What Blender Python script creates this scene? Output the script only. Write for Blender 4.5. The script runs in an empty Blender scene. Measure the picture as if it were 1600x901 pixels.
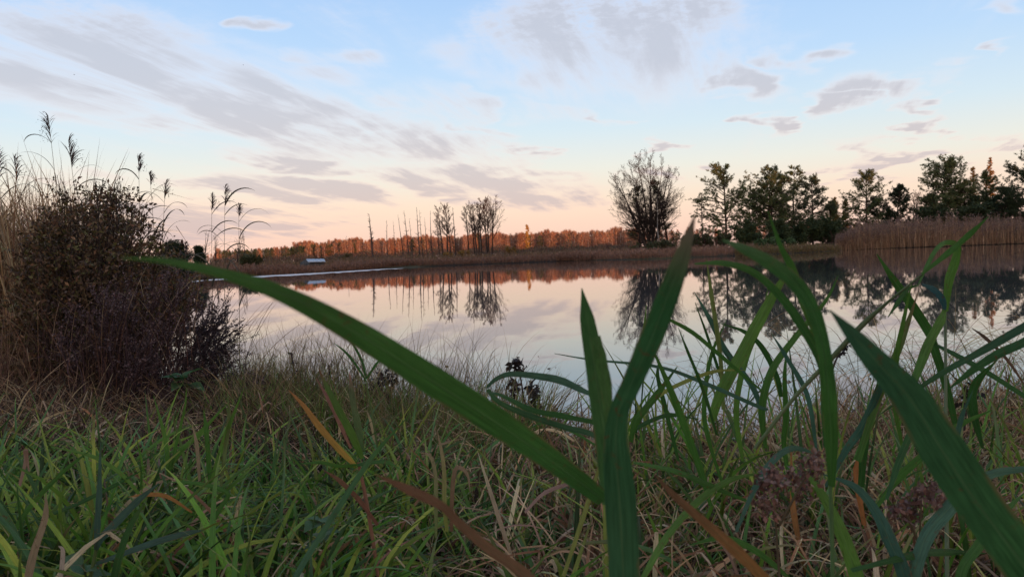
import bpy, math, random
import numpy as np
from mathutils import Vector

rs = np.random.RandomState(7)
SC = bpy.context.scene
COL = SC.collection

# ------------------------------------------------------------------ camera
FPX = 1150.0                       # focal length in photograph pixels (1600 wide)
CAMZ = 0.90                        # metres above the water
PITCH, ROLL = math.radians(-2.46), math.radians(2.2)
FWD = np.array([0, math.cos(PITCH), math.sin(PITCH)])
R0 = np.array([1.0, 0, 0]); U0 = np.cross(R0, FWD)
RIGHT = R0 * math.cos(ROLL) - U0 * math.sin(ROLL)
UP = U0 * math.cos(ROLL) + R0 * math.sin(ROLL)
CAM = np.array([0, 0, CAMZ])

cam_data = bpy.data.cameras.new('camera')
cam = bpy.data.objects.new('camera', cam_data)
COL.objects.link(cam)
from mathutils import Matrix
M3 = Matrix(((RIGHT[0], UP[0], -FWD[0]), (RIGHT[1], UP[1], -FWD[1]), (RIGHT[2], UP[2], -FWD[2])))
cam.matrix_world = Matrix.Translation((0, 0, CAMZ)) @ M3.to_4x4()
cam_data.sensor_width = 36.0
cam_data.lens = FPX / 1600 * 36.0
cam_data.clip_start = 0.02
cam_data.clip_end = 6000
cam_data.dof.use_dof = True
cam_data.dof.focus_distance = 2.6
cam_data.dof.aperture_fstop = 15.0
SC.camera = cam

def ray(px, py):
    return RIGHT * ((px - 800) / FPX) - UP * ((py - 450.5) / FPX) + FWD
def P(px, py, D):
    """world point seen at a photograph pixel, D metres in front of the camera"""
    return CAM + ray(px, py) * D
def horizon_y(px):
    return 401 - 0.0384 * (px - 800)
def azel(px, py):
    d = ray(px, py); return math.atan2(d[0], d[1]), math.atan2(d[2], math.hypot(d[0], d[1]))

# ------------------------------------------------------------------ sky
SUN_AZ = math.radians(152)         # clockwise from the view direction: behind, to the right
SUN_EL = math.radians(0.87)
SUN_DIR = np.array([math.sin(SUN_AZ) * math.cos(SUN_EL), math.cos(SUN_AZ) * math.cos(SUN_EL), math.sin(SUN_EL)])

world = bpy.data.worlds.new('World'); SC.world = world; world.use_nodes = True
nt = world.node_tree; N = nt.nodes; L = nt.links
N.clear()
def node(t, **kw):
    n = N.new(t)
    for k, v in kw.items(): setattr(n, k, v)
    return n
def put(sock, v):
    if isinstance(v, bpy.types.NodeSocket): L.new(v, sock)
    else: sock.default_value = v
def mth(op, a, b=None, c=None, clamp=False):
    n = node('ShaderNodeMath', operation=op, use_clamp=clamp)
    put(n.inputs[0], a)
    if b is not None: put(n.inputs[1], b)
    if c is not None: put(n.inputs[2], c)
    return n.outputs[0]
def mixc(f, a, b, mode='MIX'):
    n = node('ShaderNodeMix', data_type='RGBA', blend_type=mode)
    put(n.inputs[0], f)
    for s, v in ((n.inputs[6], a), (n.inputs[7], b)):
        put(s, v if isinstance(v, bpy.types.NodeSocket) else (*v, 1))
    return n.outputs[2]
def smooth(v, a, b, lo=0.0, hi=1.0):
    n = node('ShaderNodeMapRange', interpolation_type='SMOOTHSTEP')
    put(n.inputs[0], v); n.inputs[1].default_value = a; n.inputs[2].default_value = b
    n.inputs[3].default_value = lo; n.inputs[4].default_value = hi
    return n.outputs[0]
def comb(x, y, z=0.0):
    n = node('ShaderNodeCombineXYZ'); put(n.inputs[0], x); put(n.inputs[1], y); put(n.inputs[2], z); return n.outputs[0]
def noise(vec, scale, detail=5, rough=0.55, dist=0.0):
    n = node('ShaderNodeTexNoise'); put(n.inputs['Vector'], vec)
    n.inputs['Scale'].default_value = scale; n.inputs['Detail'].default_value = detail
    n.inputs['Roughness'].default_value = rough; n.inputs['Distortion'].default_value = dist
    return n.outputs[0]

tc = node('ShaderNodeTexCoord')
sep = node('ShaderNodeSeparateXYZ'); L.new(tc.outputs['Generated'], sep.inputs[0])
dx, dy, dz = sep.outputs
az = mth('ARCTAN2', dx, dy)
el = mth('ARCSINE', dz)
# cloud-sheet coordinates: a flat layer high above the ground
zz = mth('ADD', mth('MAXIMUM', dz, 0.0), 0.10)
sheet = comb(mth('DIVIDE', dx, zz), mth('DIVIDE', dy, zz), 0.0)
VA = 0.30                          # azimuth the cloud streets run towards
along = mth('ADD', mth('MULTIPLY', mth('DIVIDE', dx, zz), math.sin(VA)), mth('MULTIPLY', mth('DIVIDE', dy, zz), math.cos(VA)))
across = mth('SUBTRACT', mth('MULTIPLY', mth('DIVIDE', dx, zz), math.cos(VA)), mth('MULTIPLY', mth('DIVIDE', dy, zz), math.sin(VA)))
street = comb(across, mth('MULTIPLY', along, 0.20), 0.0)
# clear sky: colour by elevation
ramp = node('ShaderNodeValToRGB')
put(ramp.inputs[0], mth('DIVIDE', mth('MAXIMUM', el, 0.0), math.pi / 2))
stops = [(0.0, (.88, .52, .40)), (0.02, (.93, .62, .48)), (0.045, (.90, .72, .58)), (0.072, (.78, .78, .72)),
         (0.105, (.62, .75, .84)), (0.155, (.47, .66, .90)), (0.22, (.37, .57, .88)), (0.5, (.28, .44, .74)), (1.0, (.24, .39, .68))]
stops[0] = (0.0, (.85, .54, .44)); stops[1] = (0.02, (.91, .64, .52))
els = ramp.color_ramp.elements
while len(els) < len(stops): els.new(0.5)
for e, (p, c) in zip(els, stops): e.position = p; e.color = (*c, 1)
sky = ramp.outputs[0]
# towards the sun the sky is warmer and brighter; away to the left it is duller
toward = mth('COSINE', mth('SUBTRACT', az, SUN_AZ))
low = smooth(el, 0.0, 0.75, 1, 0)
sky = mixc(mth('MULTIPLY', smooth(toward, -0.35, 1.0, 0, 0.9), low), sky, (1.7, 1.08, .68))
nish = node('ShaderNodeTexSky', sky_type='NISHITA')
nish.sun_disc = False; nish.sun_elevation = SUN_EL; nish.sun_rotation = SUN_AZ
nish.altitude = 100; nish.air_density = 1.0; nish.dust_density = 1.2; nish.ozone_density = 1.0

# cloud masses: (x0, y0, x1, y1, half thickness, weight) measured along each bank in photograph pixels
CLOUDS = [(-300, 30, 480, 130, 72, 1.15), (120, 120, 700, 215, 72, 1.2), (500, 190, 860, 262, 34, 1.0), (640, 262, 980, 300, 18, .9), (200, 230, 330, 285, 4, .3), (560, 120, 800, 200, 34, .7), (700, 150, 1000, 190, 14, .6),
          (690, 185, 840, 215, 13, .7), (900, 185, 985, 192, 8, .8), (320, 247, 640, 266, 10, 1.3), (480, 262, 960, 295, 18, 1.3), (230, 272, 680, 318, 18, 1.4), (-100, 150, 420, 215, 8, .7), (420, 90, 640, 95, 14, .7),
          (-100, 270, 300, 285, 12, .6), (-200, 350, 600, 348, 32, 1.35), (620, 300, 1000, 318, 15, 1.15), (560, 345, 900, 330, 7, .35),
          (660, 55, 1280, 45, 90, 1.0), (1000, 90, 1200, 130, 34, .7), (1090, 112, 1250, 135, 26, 1.1), (1235, 165, 1350, 150, 14, 1.1), (1280, 150, 1470, 122, 20, 1.1),
          (1400, 150, 1480, 160, 9, .6), (1165, 192, 1245, 197, 14, 1.15), (1290, 234, 1420, 228, 15, 1.2), (1415, 196, 1500, 202, 14, 1.2), (1340, 252, 1450, 256, 11, 1.1), (1170, 78, 1330, 92, 18, .95), (1380, 165, 1480, 160, 10, 1.0),
          (1280, 264, 1470, 276, 12, 1.1), (1480, 95, 1545, 90, 9, 1.0), (1530, 5, 1610, 15, 12, .6), (1470, 240, 1610, 212, 10, 1.1), (970, 272, 1120, 277, 10, 1.1), (985, 226, 1060, 230, 7, .9),
          (360, 32, 428, 36, 6, .8), (760, 237, 870, 243, 6, .8), (1440, 130, 1540, 122, 10, .5), (1480, 265, 1650, 280, 12, .5)]
warp = noise(sheet, 1.3, 6, 0.62, 0.3)
warp2 = noise(sheet, 2.6, 3, 0.5)
base = comb(mth('ADD', az, mth('MULTIPLY', mth('SUBTRACT', warp2, 0.5), 0.30)),
            mth('ADD', el, mth('MULTIPLY', mth('SUBTRACT', warp, 0.5), mth('ADD', mth('MULTIPLY', el, 0.20), 0.008))))
tot = None
for (x0, y0, x1, y1, th, w) in CLOUDS:
    a0, e0 = azel(x0, y0); a1, e1 = azel(x1, y1)
    mp = node('ShaderNodeMapping', vector_type='TEXTURE')
    put(mp.inputs[0], base)
    mp.inputs['Location'].default_value = ((a0 + a1) / 2, (e0 + e1) / 2, 0)
    mp.inputs['Rotation'].default_value = (0, 0, math.atan2(e1 - e0, a1 - a0))
    mp.inputs['Scale'].default_value = (math.hypot(a1 - a0, e1 - e0) * 0.62, (th + 3) / FPX * 1.65, 1)
    ln = node('ShaderNodeVectorMath', operation='LENGTH'); L.new(mp.outputs[0], ln.inputs[0])
    m = smooth(ln.outputs['Value'], 0.0, 1.05, w, 0)
    tot = m if tot is None else mth('MAXIMUM', tot, m)
# the same kind of broken cloud goes on outside the frame
outside = mth('MULTIPLY', smooth(mth('ABSOLUTE', az), 0.68, 1.0), smooth(noise(sheet, 0.45, 3, 0.5), 0.47, 0.62))
above = mth('MULTIPLY', smooth(el, 0.42, 0.62), smooth(noise(sheet, 0.5, 3, 0.5), 0.46, 0.60))
tot = mth('MAXIMUM', tot, mth('MAXIMUM', outside, above))
fine = noise(street, 4.2, 9, 0.60, 0.25)
mot = noise(sheet, 20.0, 4, 0.65)
veil = mth('MULTIPLY', smooth(noise(street, 1.5, 6, 0.6, 0.3), 0.48, 0.72), 0.42)
tot = mth('MAXIMUM', tot, veil)
dens = mth('MULTIPLY', tot, mth('ADD', mth('MULTIPLY', smooth(fine, .30, .68), 0.70), mth('ADD', mth('MULTIPLY', mth('MULTIPLY', smooth(mot, .38, .62), smooth(el, .24, .34)), 0.34), 0.34)))
cover = smooth(dens, 0.06, 0.80)
core = smooth(dens, 0.22, 0.85)
lown = smooth(el, 0.0, 0.26, 0, 1)
thin = mixc(lown, (.95, .66, .54), (.84, .80, .85))
dense = mixc(lown, (.60, .48, .48), (.53, .54, .62))
ccol = mixc(core, thin, dense)
sky = mixc(mth('MULTIPLY', cover, 0.86), sky, ccol)
skyfin = mixc(0.0, sky, sky)
bg = node('ShaderNodeBackground'); L.new(skyfin, bg.inputs[0]); bg.inputs[1].default_value = 1.04
bg2 = node('ShaderNodeBackground'); L.new(nish.outputs[0], bg2.inputs[0]); bg2.inputs[1].default_value = 0.05
addS = node('ShaderNodeAddShader'); L.new(bg.outputs[0], addS.inputs[0]); L.new(bg2.outputs[0], addS.inputs[1])
wo = node('ShaderNodeOutputWorld'); L.new(addS.outputs[0], wo.inputs[0])
world.cycles.sampling_method = 'MANUAL'; world.cycles.sample_map_resolution = 512

# ------------------------------------------------------------------ sun, exposure
sd = bpy.data.lights.new('sun', 'SUN'); sd.energy = 5.0; sd.angle = math.radians(0.5); sd.color = (1.0, .42, .19)
sun = bpy.data.objects.new('sun', sd); COL.objects.link(sun)
sun.rotation_euler = Vector(SUN_DIR).to_track_quat('Z', 'Y').to_euler()
sun.location = (60, -120, 60)
SC.view_settings.view_transform = 'Standard'; SC.view_settings.look = 'None'
SC.view_settings.exposure = 0.0; SC.view_settings.gamma = 1.0
SC.render.engine = 'CYCLES'
SC.cycles.max_bounces = 6; SC.cycles.diffuse_bounces = 1; SC.cycles.glossy_bounces = 3; SC.cycles.transmission_bounces = 3

# ------------------------------------------------------------------ materials
def material(name, build):
    m = bpy.data.materials.new(name); m.use_nodes = True
    t = m.node_tree; t.nodes.clear()
    build(t); return m
class T:
    """tiny node-writing helper for materials"""
    def __init__(s, t): s.t = t
    def n(s, ty, **kw):
        x = s.t.nodes.new(ty)
        for k, v in kw.items():
            if k.startswith('_'): continue
            setattr(x, k, v)
        return x
    def put(s, sock, v):
        if isinstance(v, bpy.types.NodeSocket): s.t.links.new(v, sock)
        elif isinstance(v, tuple) and len(v) == 3 and sock.type == 'RGBA': sock.default_value = (*v, 1)
        else: sock.default_value = v
    def attr(s, name): return s.n('ShaderNodeAttribute', attribute_name=name)
    def noise(s, vec, scale, detail=4, rough=.55):
        x = s.n('ShaderNodeTexNoise'); 
        if vec is not None: s.put(x.inputs['Vector'], vec)
        x.inputs['Scale'].default_value = scale; x.inputs['Detail'].default_value = detail; x.inputs['Roughness'].default_value = rough
        return x.outputs[0]
    def math(s, op, a, b=0.0, clamp=False):
        x = s.n('ShaderNodeMath', operation=op, use_clamp=clamp); s.put(x.inputs[0], a); s.put(x.inputs[1], b); return x.outputs[0]
    def rng(s, v, a, b, lo, hi):
        x = s.n('ShaderNodeMapRange'); s.put(x.inputs[0], v)
        for i, q in enumerate((a, b, lo, hi)): x.inputs[i + 1].default_value = q
        return x.outputs[0]
    def mix(s, f, a, b, mode='MIX'):
        x = s.n('ShaderNodeMix', data_type='RGBA', blend_type=mode); s.put(x.inputs[0], f); s.put(x.inputs[6], a); s.put(x.inputs[7], b); return x.outputs[2]
    def scalec(s, c, f):
        x = s.n('ShaderNodeVectorMath', operation='SCALE'); s.put(x.inputs[0], c); s.put(x.inputs['Scale'], f); return x.outputs[0]
    def princ(s, **kw):
        x = s.n('ShaderNodeBsdfPrincipled')
        for k, v in kw.items(): s.put(x.inputs[k.replace('_', ' ')], v)
        return x
    def bump(s, h, strength, dist):
        x = s.n('ShaderNodeBump'); s.put(x.inputs['Height'], h); x.inputs['Strength'].default_value = strength; x.inputs['Distance'].default_value = dist; return x.outputs[0]
    def out(s, sh):
        o = s.n('ShaderNodeOutputMaterial'); s.t.links.new(sh, o.inputs[0])

def leaf_build(trans, rough, veins, spec=0.3, speck=0.0):
    def b(t):
        h = T(t)
        col = h.attr('Col').outputs['Color']
        st = h.attr('st').outputs['Vector']
        g = h.n('ShaderNodeNewGeometry')
        nz = h.noise(g.outputs['Position'], 9.0, 5, .6)
        c = h.scalec(col, h.rng(nz, .25, .75, .72, 1.28))
        nrm = None
        if veins:
            sp = h.n('ShaderNodeSeparateXYZ'); t.links.new(st, sp.inputs[0])
            cx = h.n('ShaderNodeCombineXYZ'); h.put(cx.inputs[0], h.math('MULTIPLY', sp.outputs[0], 9.0)); h.put(cx.inputs[1], h.math('MULTIPLY', sp.outputs[1], 2.0)); h.put(cx.inputs[2], h.math('MULTIPLY', sp.outputs[2], 50.0))
            v = h.noise(cx.outputs[0], 1.0, 3, .6)
            c = h.scalec(c, h.rng(v, .3, .7, .66, 1.34))
            mid = h.math('LESS_THAN', h.math('ABSOLUTE', sp.outputs[0]), .055)
            c = h.mix(h.math('MULTIPLY', mid, .35), c, (.13, .19, .07))
            en = h.noise(g.outputs['Position'], 35.0, 4, .6)
            edge = h.math('MULTIPLY', h.rng(h.math('ABSOLUTE', sp.outputs[0]), .80, .97, 0, 1), h.rng(en, .48, .62, 0, .8), True)
            c = h.mix(edge, c, (.20, .13, .05))
            nrm = h.bump(v, .6, .0014)
        if speck:
            n2 = h.noise(g.outputs['Position'], 160.0, 3, .6)
            n3 = h.noise(g.outputs['Position'], 22.0, 2, .5)
            f = h.math('MULTIPLY', h.rng(n2, .60, .68, 0, 1), h.rng(n3, .48, .62, 0, 1), True)
            c = h.mix(h.math('MULTIPLY', f, speck, True), c, (.13, .055, .02))
        p = h.princ(Base_Color=c, Roughness=rough)
        p.inputs['Specular IOR Level'].default_value = spec
        if nrm is not None: h.put(p.inputs['Normal'], nrm)
        tr = h.n('ShaderNodeBsdfTranslucent'); h.put(tr.inputs[0], c)
        m = h.n('ShaderNodeMixShader'); m.inputs[0].default_value = trans
        t.links.new(p.outputs[0], m.inputs[1]); t.links.new(tr.outputs[0], m.inputs[2])
        h.out(m.outputs[0])
    return b
MAT = {}
MAT['grass'] = material('grass_blades', leaf_build(.38, .55, False, .18))
MAT['leaf'] = material('reed_leaf', leaf_build(.40, .45, True, .25, .9))
MAT['dry'] = material('dry_grass', leaf_build(.15, .75, False, .1))
MAT['needle'] = material('needles_and_small_leaves', leaf_build(.12, .65, False, .15))
MAT['bushleaf'] = material('shrub_leaves', leaf_build(.15, .6, False, .25))
def bark_b(t):
    h = T(t); col = h.attr('Col').outputs['Color']
    g = h.n('ShaderNodeNewGeometry'); mp = h.n('ShaderNodeMapping'); t.links.new(g.outputs['Position'], mp.inputs[0]); mp.inputs['Scale'].default_value = (3, 3, .7)
    nz = h.noise(mp.outputs[0], 4.0, 6, .65)
    c = h.scalec(col, h.rng(nz, .3, .7, .65, 1.35))
    p = h.princ(Base_Color=c, Roughness=.85, Normal=h.bump(nz, .6, .03)); p.inputs['Specular IOR Level'].default_value = .1
    h.out(p.outputs[0])
MAT['bark'] = material('bark', bark_b)
def ground_b(t):
    h = T(t); g = h.n('ShaderNodeNewGeometry')
    a = h.noise(g.outputs['Position'], 2.2, 8, .65); b2 = h.noise(g.outputs['Position'], 30.0, 5, .7); c3 = h.noise(g.outputs['Position'], .05, 4, .6)
    c = h.mix(h.rng(a, .35, .65, 0, 1), (.018, .013, .009), (.040, .028, .018))
    c = h.mix(h.rng(b2, .45, .7, 0, .5), c, (.08, .055, .035))
    c = h.mix(h.rng(c3, .45, .6, 0, .6), c, (.10, .085, .035))
    p = h.princ(Base_Color=c, Roughness=.95, Normal=h.bump(b2, .8, .02)); p.inputs['Specular IOR Level'].default_value = .1
    h.out(p.outputs[0])
MAT['ground'] = material('soil_and_litter', ground_b)
def water_b(t):
    h = T(t); g = h.n('ShaderNodeNewGeometry')
    mp = h.n('ShaderNodeMapping'); t.links.new(g.outputs['Position'], mp.inputs[0]); mp.inputs['Scale'].default_value = (.9, 2.0, 1)
    n1 = h.noise(mp.outputs[0], 1.1, 3, .5)
    n2 = h.noise(mp.outputs[0], 7.0, 2, .5)
    big = h.noise(g.outputs['Position'], .035, 3, .5)
    hgt = h.math('ADD', h.math('MULTIPLY', n1, 1.0), h.math('MULTIPLY', n2, .10))
    hgt = h.math('MULTIPLY', hgt, h.rng(big, .35, .65, .35, 1.0))
    p = h.princ(Base_Color=(.075, .074, .070), Roughness=.012, IOR=1.58, Normal=h.bump(hgt, .16, .0055))
    p.inputs['Specular IOR Level'].default_value = .8
    h.out(p.outputs[0])
MAT['water'] = material('still_water', water_b)
def shore_strip_b(t):
    h = T(t); g = h.n('ShaderNodeNewGeometry')
    n1 = h.noise(g.outputs['Position'], 3.0, 3, .6)
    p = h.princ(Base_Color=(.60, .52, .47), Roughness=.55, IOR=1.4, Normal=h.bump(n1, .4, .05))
    h.out(p.outputs[0])
MAT['ripple'] = material('pale_strip', shore_strip_b)
def plain(name, col, rough=.7, metal=0.0, var=.25, sc=2.0):
    def b(t):
        h = T(t); g = h.n('ShaderNodeNewGeometry'); nz = h.noise(g.outputs['Position'], sc, 6, .6)
        c = h.mix(h.rng(nz, .3, .7, 0, 1), tuple(x * (1 - var) for x in col), tuple(min(1, x * (1 + var)) for x in col))
        p = h.princ(Base_Color=c, Roughness=rough, Metallic=metal); h.out(p.outputs[0])
    return material(name, b)
MAT['tin'] = plain('weathered_tin_roof', (.34, .37, .41), .5, 0, .2, .6)
MAT['planks'] = plain('dark_weathered_planks', (.05, .045, .042), .85, 0, .4, 3)
MAT['feather'] = plain('dark_feathers', (.03, .03, .035), .8)

# ------------------------------------------------------------------ mesh helpers
def make_mesh(name, V, F, C=None, ST=None, mat=None, smooth_=False):
    """V (n,3); F list of int arrays (m,3) or (m,4)"""
    me = bpy.data.meshes.new(name)
    if not isinstance(F, (list, tuple)): F = [F]
    F = [f for f in F if len(f)]
    nl = sum(f.size for f in F); npoly = sum(len(f) for f in F)
    me.vertices.add(len(V)); me.vertices.foreach_set('co', np.ascontiguousarray(V, dtype=np.float32).ravel())
    me.loops.add(nl); me.loops.foreach_set('vertex_index', np.concatenate([f.ravel() for f in F]).astype(np.int32))
    me.polygons.add(npoly)
    tot = np.concatenate([np.full(len(f), f.shape[1]) for f in F]).astype(np.int32)
    st = np.concatenate([[0], np.cumsum(tot)[:-1]]).astype(np.int32)
    me.polygons.foreach_set('loop_start', st); me.polygons.foreach_set('loop_total', tot)
    if smooth_: me.polygons.foreach_set('use_smooth', np.ones(npoly, dtype=bool))
    if C is not None:
        a = me.color_attributes.new('Col', 'FLOAT_COLOR', 'POINT')
        c4 = np.ones((len(V), 4), dtype=np.float32); c4[:, :3] = C; a.data.foreach_set('color', c4.ravel())
    if ST is not None:
        a = me.attributes.new('st', 'FLOAT_VECTOR', 'POINT'); a.data.foreach_set('vector', np.ascontiguousarray(ST, dtype=np.float32).ravel())
    if mat is not None: me.materials.append(mat)
    me.update(calc_edges=True)
    return me
class Geo:
    def __init__(s): s.V = []; s.Q = []; s.Tr = []; s.C = []; s.S = []; s.n = 0
    def add(s, V, F, C, ST=None):
        V = np.asarray(V, float).reshape(-1, 3); F = np.asarray(F, int)
        C = np.asarray(C, float)
        if C.ndim == 1: C = np.tile(C, (len(V), 1))
        s.V.append(V); s.C.append(C); s.S.append(np.zeros((len(V), 3)) if ST is None else ST)
        (s.Q if F.shape[1] == 4 else s.Tr).append(F + s.n); s.n += len(V)
    def empty(s): return s.n == 0
    def mesh(s, name, mat, smooth_=False):
        F = []
        if s.Q: F.append(np.concatenate(s.Q))
        if s.Tr: F.append(np.concatenate(s.Tr))
        return make_mesh(name, np.concatenate(s.V), F, np.concatenate(s.C), np.concatenate(s.S), mat, smooth_)
def link(name, me, parent=None, loc=None):
    o = bpy.data.objects.new(name, me); COL.objects.link(o)
    if parent is not None: o.parent = parent
    if loc is not None: o.location = tuple(loc)
    return o
def thing(name, label, cat, loc=(0, 0, 0), rz=0.0, group=None):
    o = link(name, None, None, loc); o.empty_display_size = .2; o.rotation_euler = (0, 0, rz)
    o['label'] = label; o['category'] = cat
    if group: o['group'] = group
    return o
def tag(o, label=None, cat=None, group=None, kind=None):
    if label: o['label'] = label
    if cat: o['category'] = cat
    if group: o['group'] = group
    if kind: o['kind'] = kind
    return o
def nrmz(a): return a / np.maximum(np.linalg.norm(a, axis=-1, keepdims=True), 1e-9)

def tubes(geo, P0, P1, A, B, C, sides=4, C1=None):
    """tapered prisms between point arrays"""
    P0, P1 = np.asarray(P0, float), np.asarray(P1, float); A, B = np.asarray(A, float), np.asarray(B, float)
    n = len(P0)
    if n == 0: return
    d = nrmz(P1 - P0)
    ref = np.where(np.abs(d[:, 2:3]) > .9, np.array([[1., 0, 0]]), np.array([[0, 0, 1.]]))
    u = nrmz(np.cross(d, ref)); v = np.cross(d, u)
    an = np.arange(sides) * 2 * np.pi / sides
    ring = u[:, None, :] * np.cos(an)[None, :, None] + v[:, None, :] * np.sin(an)[None, :, None]
    V = np.concatenate([P0[:, None] + ring * A[:, None, None], P1[:, None] + ring * B[:, None, None]], 1)
    k = np.arange(sides); k2 = (k + 1) % sides
    f = np.stack([k, k2, k2 + sides, k + sides], 1)
    F = (np.arange(n)[:, None, None] * 2 * sides + f[None]).reshape(-1, 4)
    C = np.asarray(C, float)
    CC = np.repeat(np.tile(C, (n, 1)) if C.ndim == 1 else C, 2 * sides, axis=0)
    geo.add(V, F, CC)
def path_tube(geo, pts, radii, col, sides=8):
    """one smooth tapering tube along a polyline, with shared rings"""
    pts = np.asarray(pts, float); n = len(pts); d = nrmz(np.gradient(pts, axis=0))
    ref = np.array([0.3, 1.0, 0.1]); u = nrmz(np.cross(d, ref)); v = np.cross(d, u)
    an = np.arange(sides) * 2 * np.pi / sides
    ring = u[:, None] * np.cos(an)[None, :, None] + v[:, None] * np.sin(an)[None, :, None]
    V = pts[:, None] + ring * np.asarray(radii)[:, None, None]
    F = []
    for i in range(n - 1):
        for k in range(sides):
            k2 = (k + 1) % sides; F.append((i * sides + k, i * sides + k2, (i + 1) * sides + k2, (i + 1) * sides + k))
    c = np.asarray(col, float)
    geo.add(V, np.array(F), np.repeat(c, sides, axis=0) if c.ndim == 2 else c)
def catmull(pts, n):
    pts = np.asarray(pts, float)
    p = np.vstack([2 * pts[0] - pts[1], pts, 2 * pts[-1] - pts[-2]])
    m = len(pts) - 1; t = np.linspace(0, m, n); i = np.minimum(t.astype(int), m - 1); f = (t - i)[:, None]
    a, b, c, d = p[i], p[i + 1], p[i + 2], p[i + 3]
    return .5 * ((2 * b) + (-a + c) * f + (2 * a - 5 * b + 4 * c - d) * f ** 2 + (-a + 3 * b - 3 * c + d) * f ** 3)

def ribbons(geo, ctr, side, half, col, fold=0.0, rnd=None):
    """ctr (N,K,3), side (N,K,3) unit, half (N,K), col (N,K,3): blades, folded along the midrib when fold>0"""
    Nn, K = half.shape
    tan = nrmz(np.gradient(ctr, axis=1)); up = nrmz(np.cross(side, tan))
    across = 3 if fold > 0 else 2
    if across == 3:
        V = np.stack([ctr - side * half[..., None] + up * (half * fold)[..., None], ctr, ctr + side * half[..., None] + up * (half * fold)[..., None]], 2)
        ac = np.array([-1., 0, 1.])
    else:
        V = np.stack([ctr - side * half[..., None], ctr + side * half[..., None]], 2); ac = np.array([-1., 1.])
    idx = np.arange(K * across).reshape(K, across)
    f = np.stack([idx[:-1, :-1], idx[:-1, 1:], idx[1:, 1:], idx[1:, :-1]], -1).reshape(-1, 4)
    F = (np.arange(Nn)[:, None, None] * K * across + f[None]).reshape(-1, 4)
    C = np.repeat(col[:, :, None, :], across, axis=2).reshape(-1, 3)
    ST = np.zeros((Nn, K, across, 3)); ST[..., 0] = ac; ST[..., 1] = np.linspace(0, 1, K)[None, :, None] * 6
    ST[..., 2] = (rs.rand(Nn) if rnd is None else rnd)[:, None, None]
    geo.add(V, F, C, ST.reshape(-1, 3))

def grass(geo, base, az_, L_, w, t0, bend, cbase, ctip, K=7, twist=.6, tipstart=.55, fold=0.0, kink=0.0):
    """vectorised arching blades. az_ lean direction, t0 first tilt, bend added tilt at the tip"""
    n = len(base); s = np.linspace(0, 1, K)
    th = t0[:, None] + bend[:, None] * s[None] ** 1.5
    if kink:
        kp = rs.uniform(.4, .85, n); on = rs.rand(n) < kink
        th = th + np.where((s[None] > kp[:, None]) & on[:, None], rs.uniform(.8, 1.9, n)[:, None], 0)
    azz = az_[:, None] + rs.normal(0, .25, n)[:, None] * s[None]
    dirv = np.stack([np.cos(azz) * np.sin(th), np.sin(azz) * np.sin(th), np.cos(th)], -1)
    step = dirv * (L_[:, None, None] / (K - 1))
    ctr = base[:, None] + np.concatenate([np.zeros((n, 1, 3)), np.cumsum(step[:, :-1], 1)], 1)
    sd_ = np.stack([-np.sin(azz), np.cos(azz), np.zeros_like(azz)], -1)
    up = np.cross(sd_, dirv); tw = rs.normal(0, twist, n)[:, None] + rs.normal(0, twist, n)[:, None] * s[None]
    sd_ = sd_ * np.cos(tw)[..., None] + up * np.sin(tw)[..., None]
    prof = np.interp(s, [0, .15, .5, .8, 1], [.65, .95, 1, .6, .04])
    half = w[:, None] * .5 * prof[None]
    m = np.clip((s - tipstart) / (1 - tipstart), 0, 1)[None, :, None]
    col = cbase[:, None] * (1 - m) + ctip[:, None] * m
    ribbons(geo, ctr, sd_, half, col, fold)
def pick(pal, n, var=.18):
    pal = np.array(pal); c = pal[rs.randint(len(pal), size=n)]
    return c * rs.uniform(1 - var, 1 + var, (n, 1)) * rs.uniform(.93, 1.07, (n, 3))
def tris_at(geo, ctr, size, aspect, col, elong=None):
    """small pointed leaf or needle-bunch triangles at random angles"""
    n = len(ctr); d = nrmz(rs.normal(0, 1, (n, 3))) if elong is None else elong
    s_ = nrmz(np.cross(d, rs.normal(0, 1, (n, 3))))
    sz = size if np.ndim(size) else np.full(n, size)
    V = np.stack([ctr - s_ * (sz * aspect * .5)[:, None], ctr + s_ * (sz * aspect * .5)[:, None], ctr + d * sz[:, None]], 1)
    F = np.arange(3 * n).reshape(-1, 3)
    geo.add(V, F, np.repeat(col, 3, axis=0))
def leaves_at(geo, ctr, d, size, aspect, col):
    """diamond leaves (two bent halves)"""
    n = len(ctr); s_ = nrmz(np.cross(d, rs.normal(0, 1, (n, 3)))); up = np.cross(s_, d)
    a = ctr; b = ctr + d * (size * .45)[:, None]; c = ctr + d * size[:, None] - up * (size * .15)[:, None]
    V = np.stack([a, b - s_ * (size * aspect * .5)[:, None] + up * (size * .08)[:, None], c, b + s_ * (size * aspect * .5)[:, None] + up * (size * .08)[:, None]], 1)
    F = np.arange(4 * n).reshape(-1, 4)
    geo.add(V, F, np.repeat(col, 4, axis=0))

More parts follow.
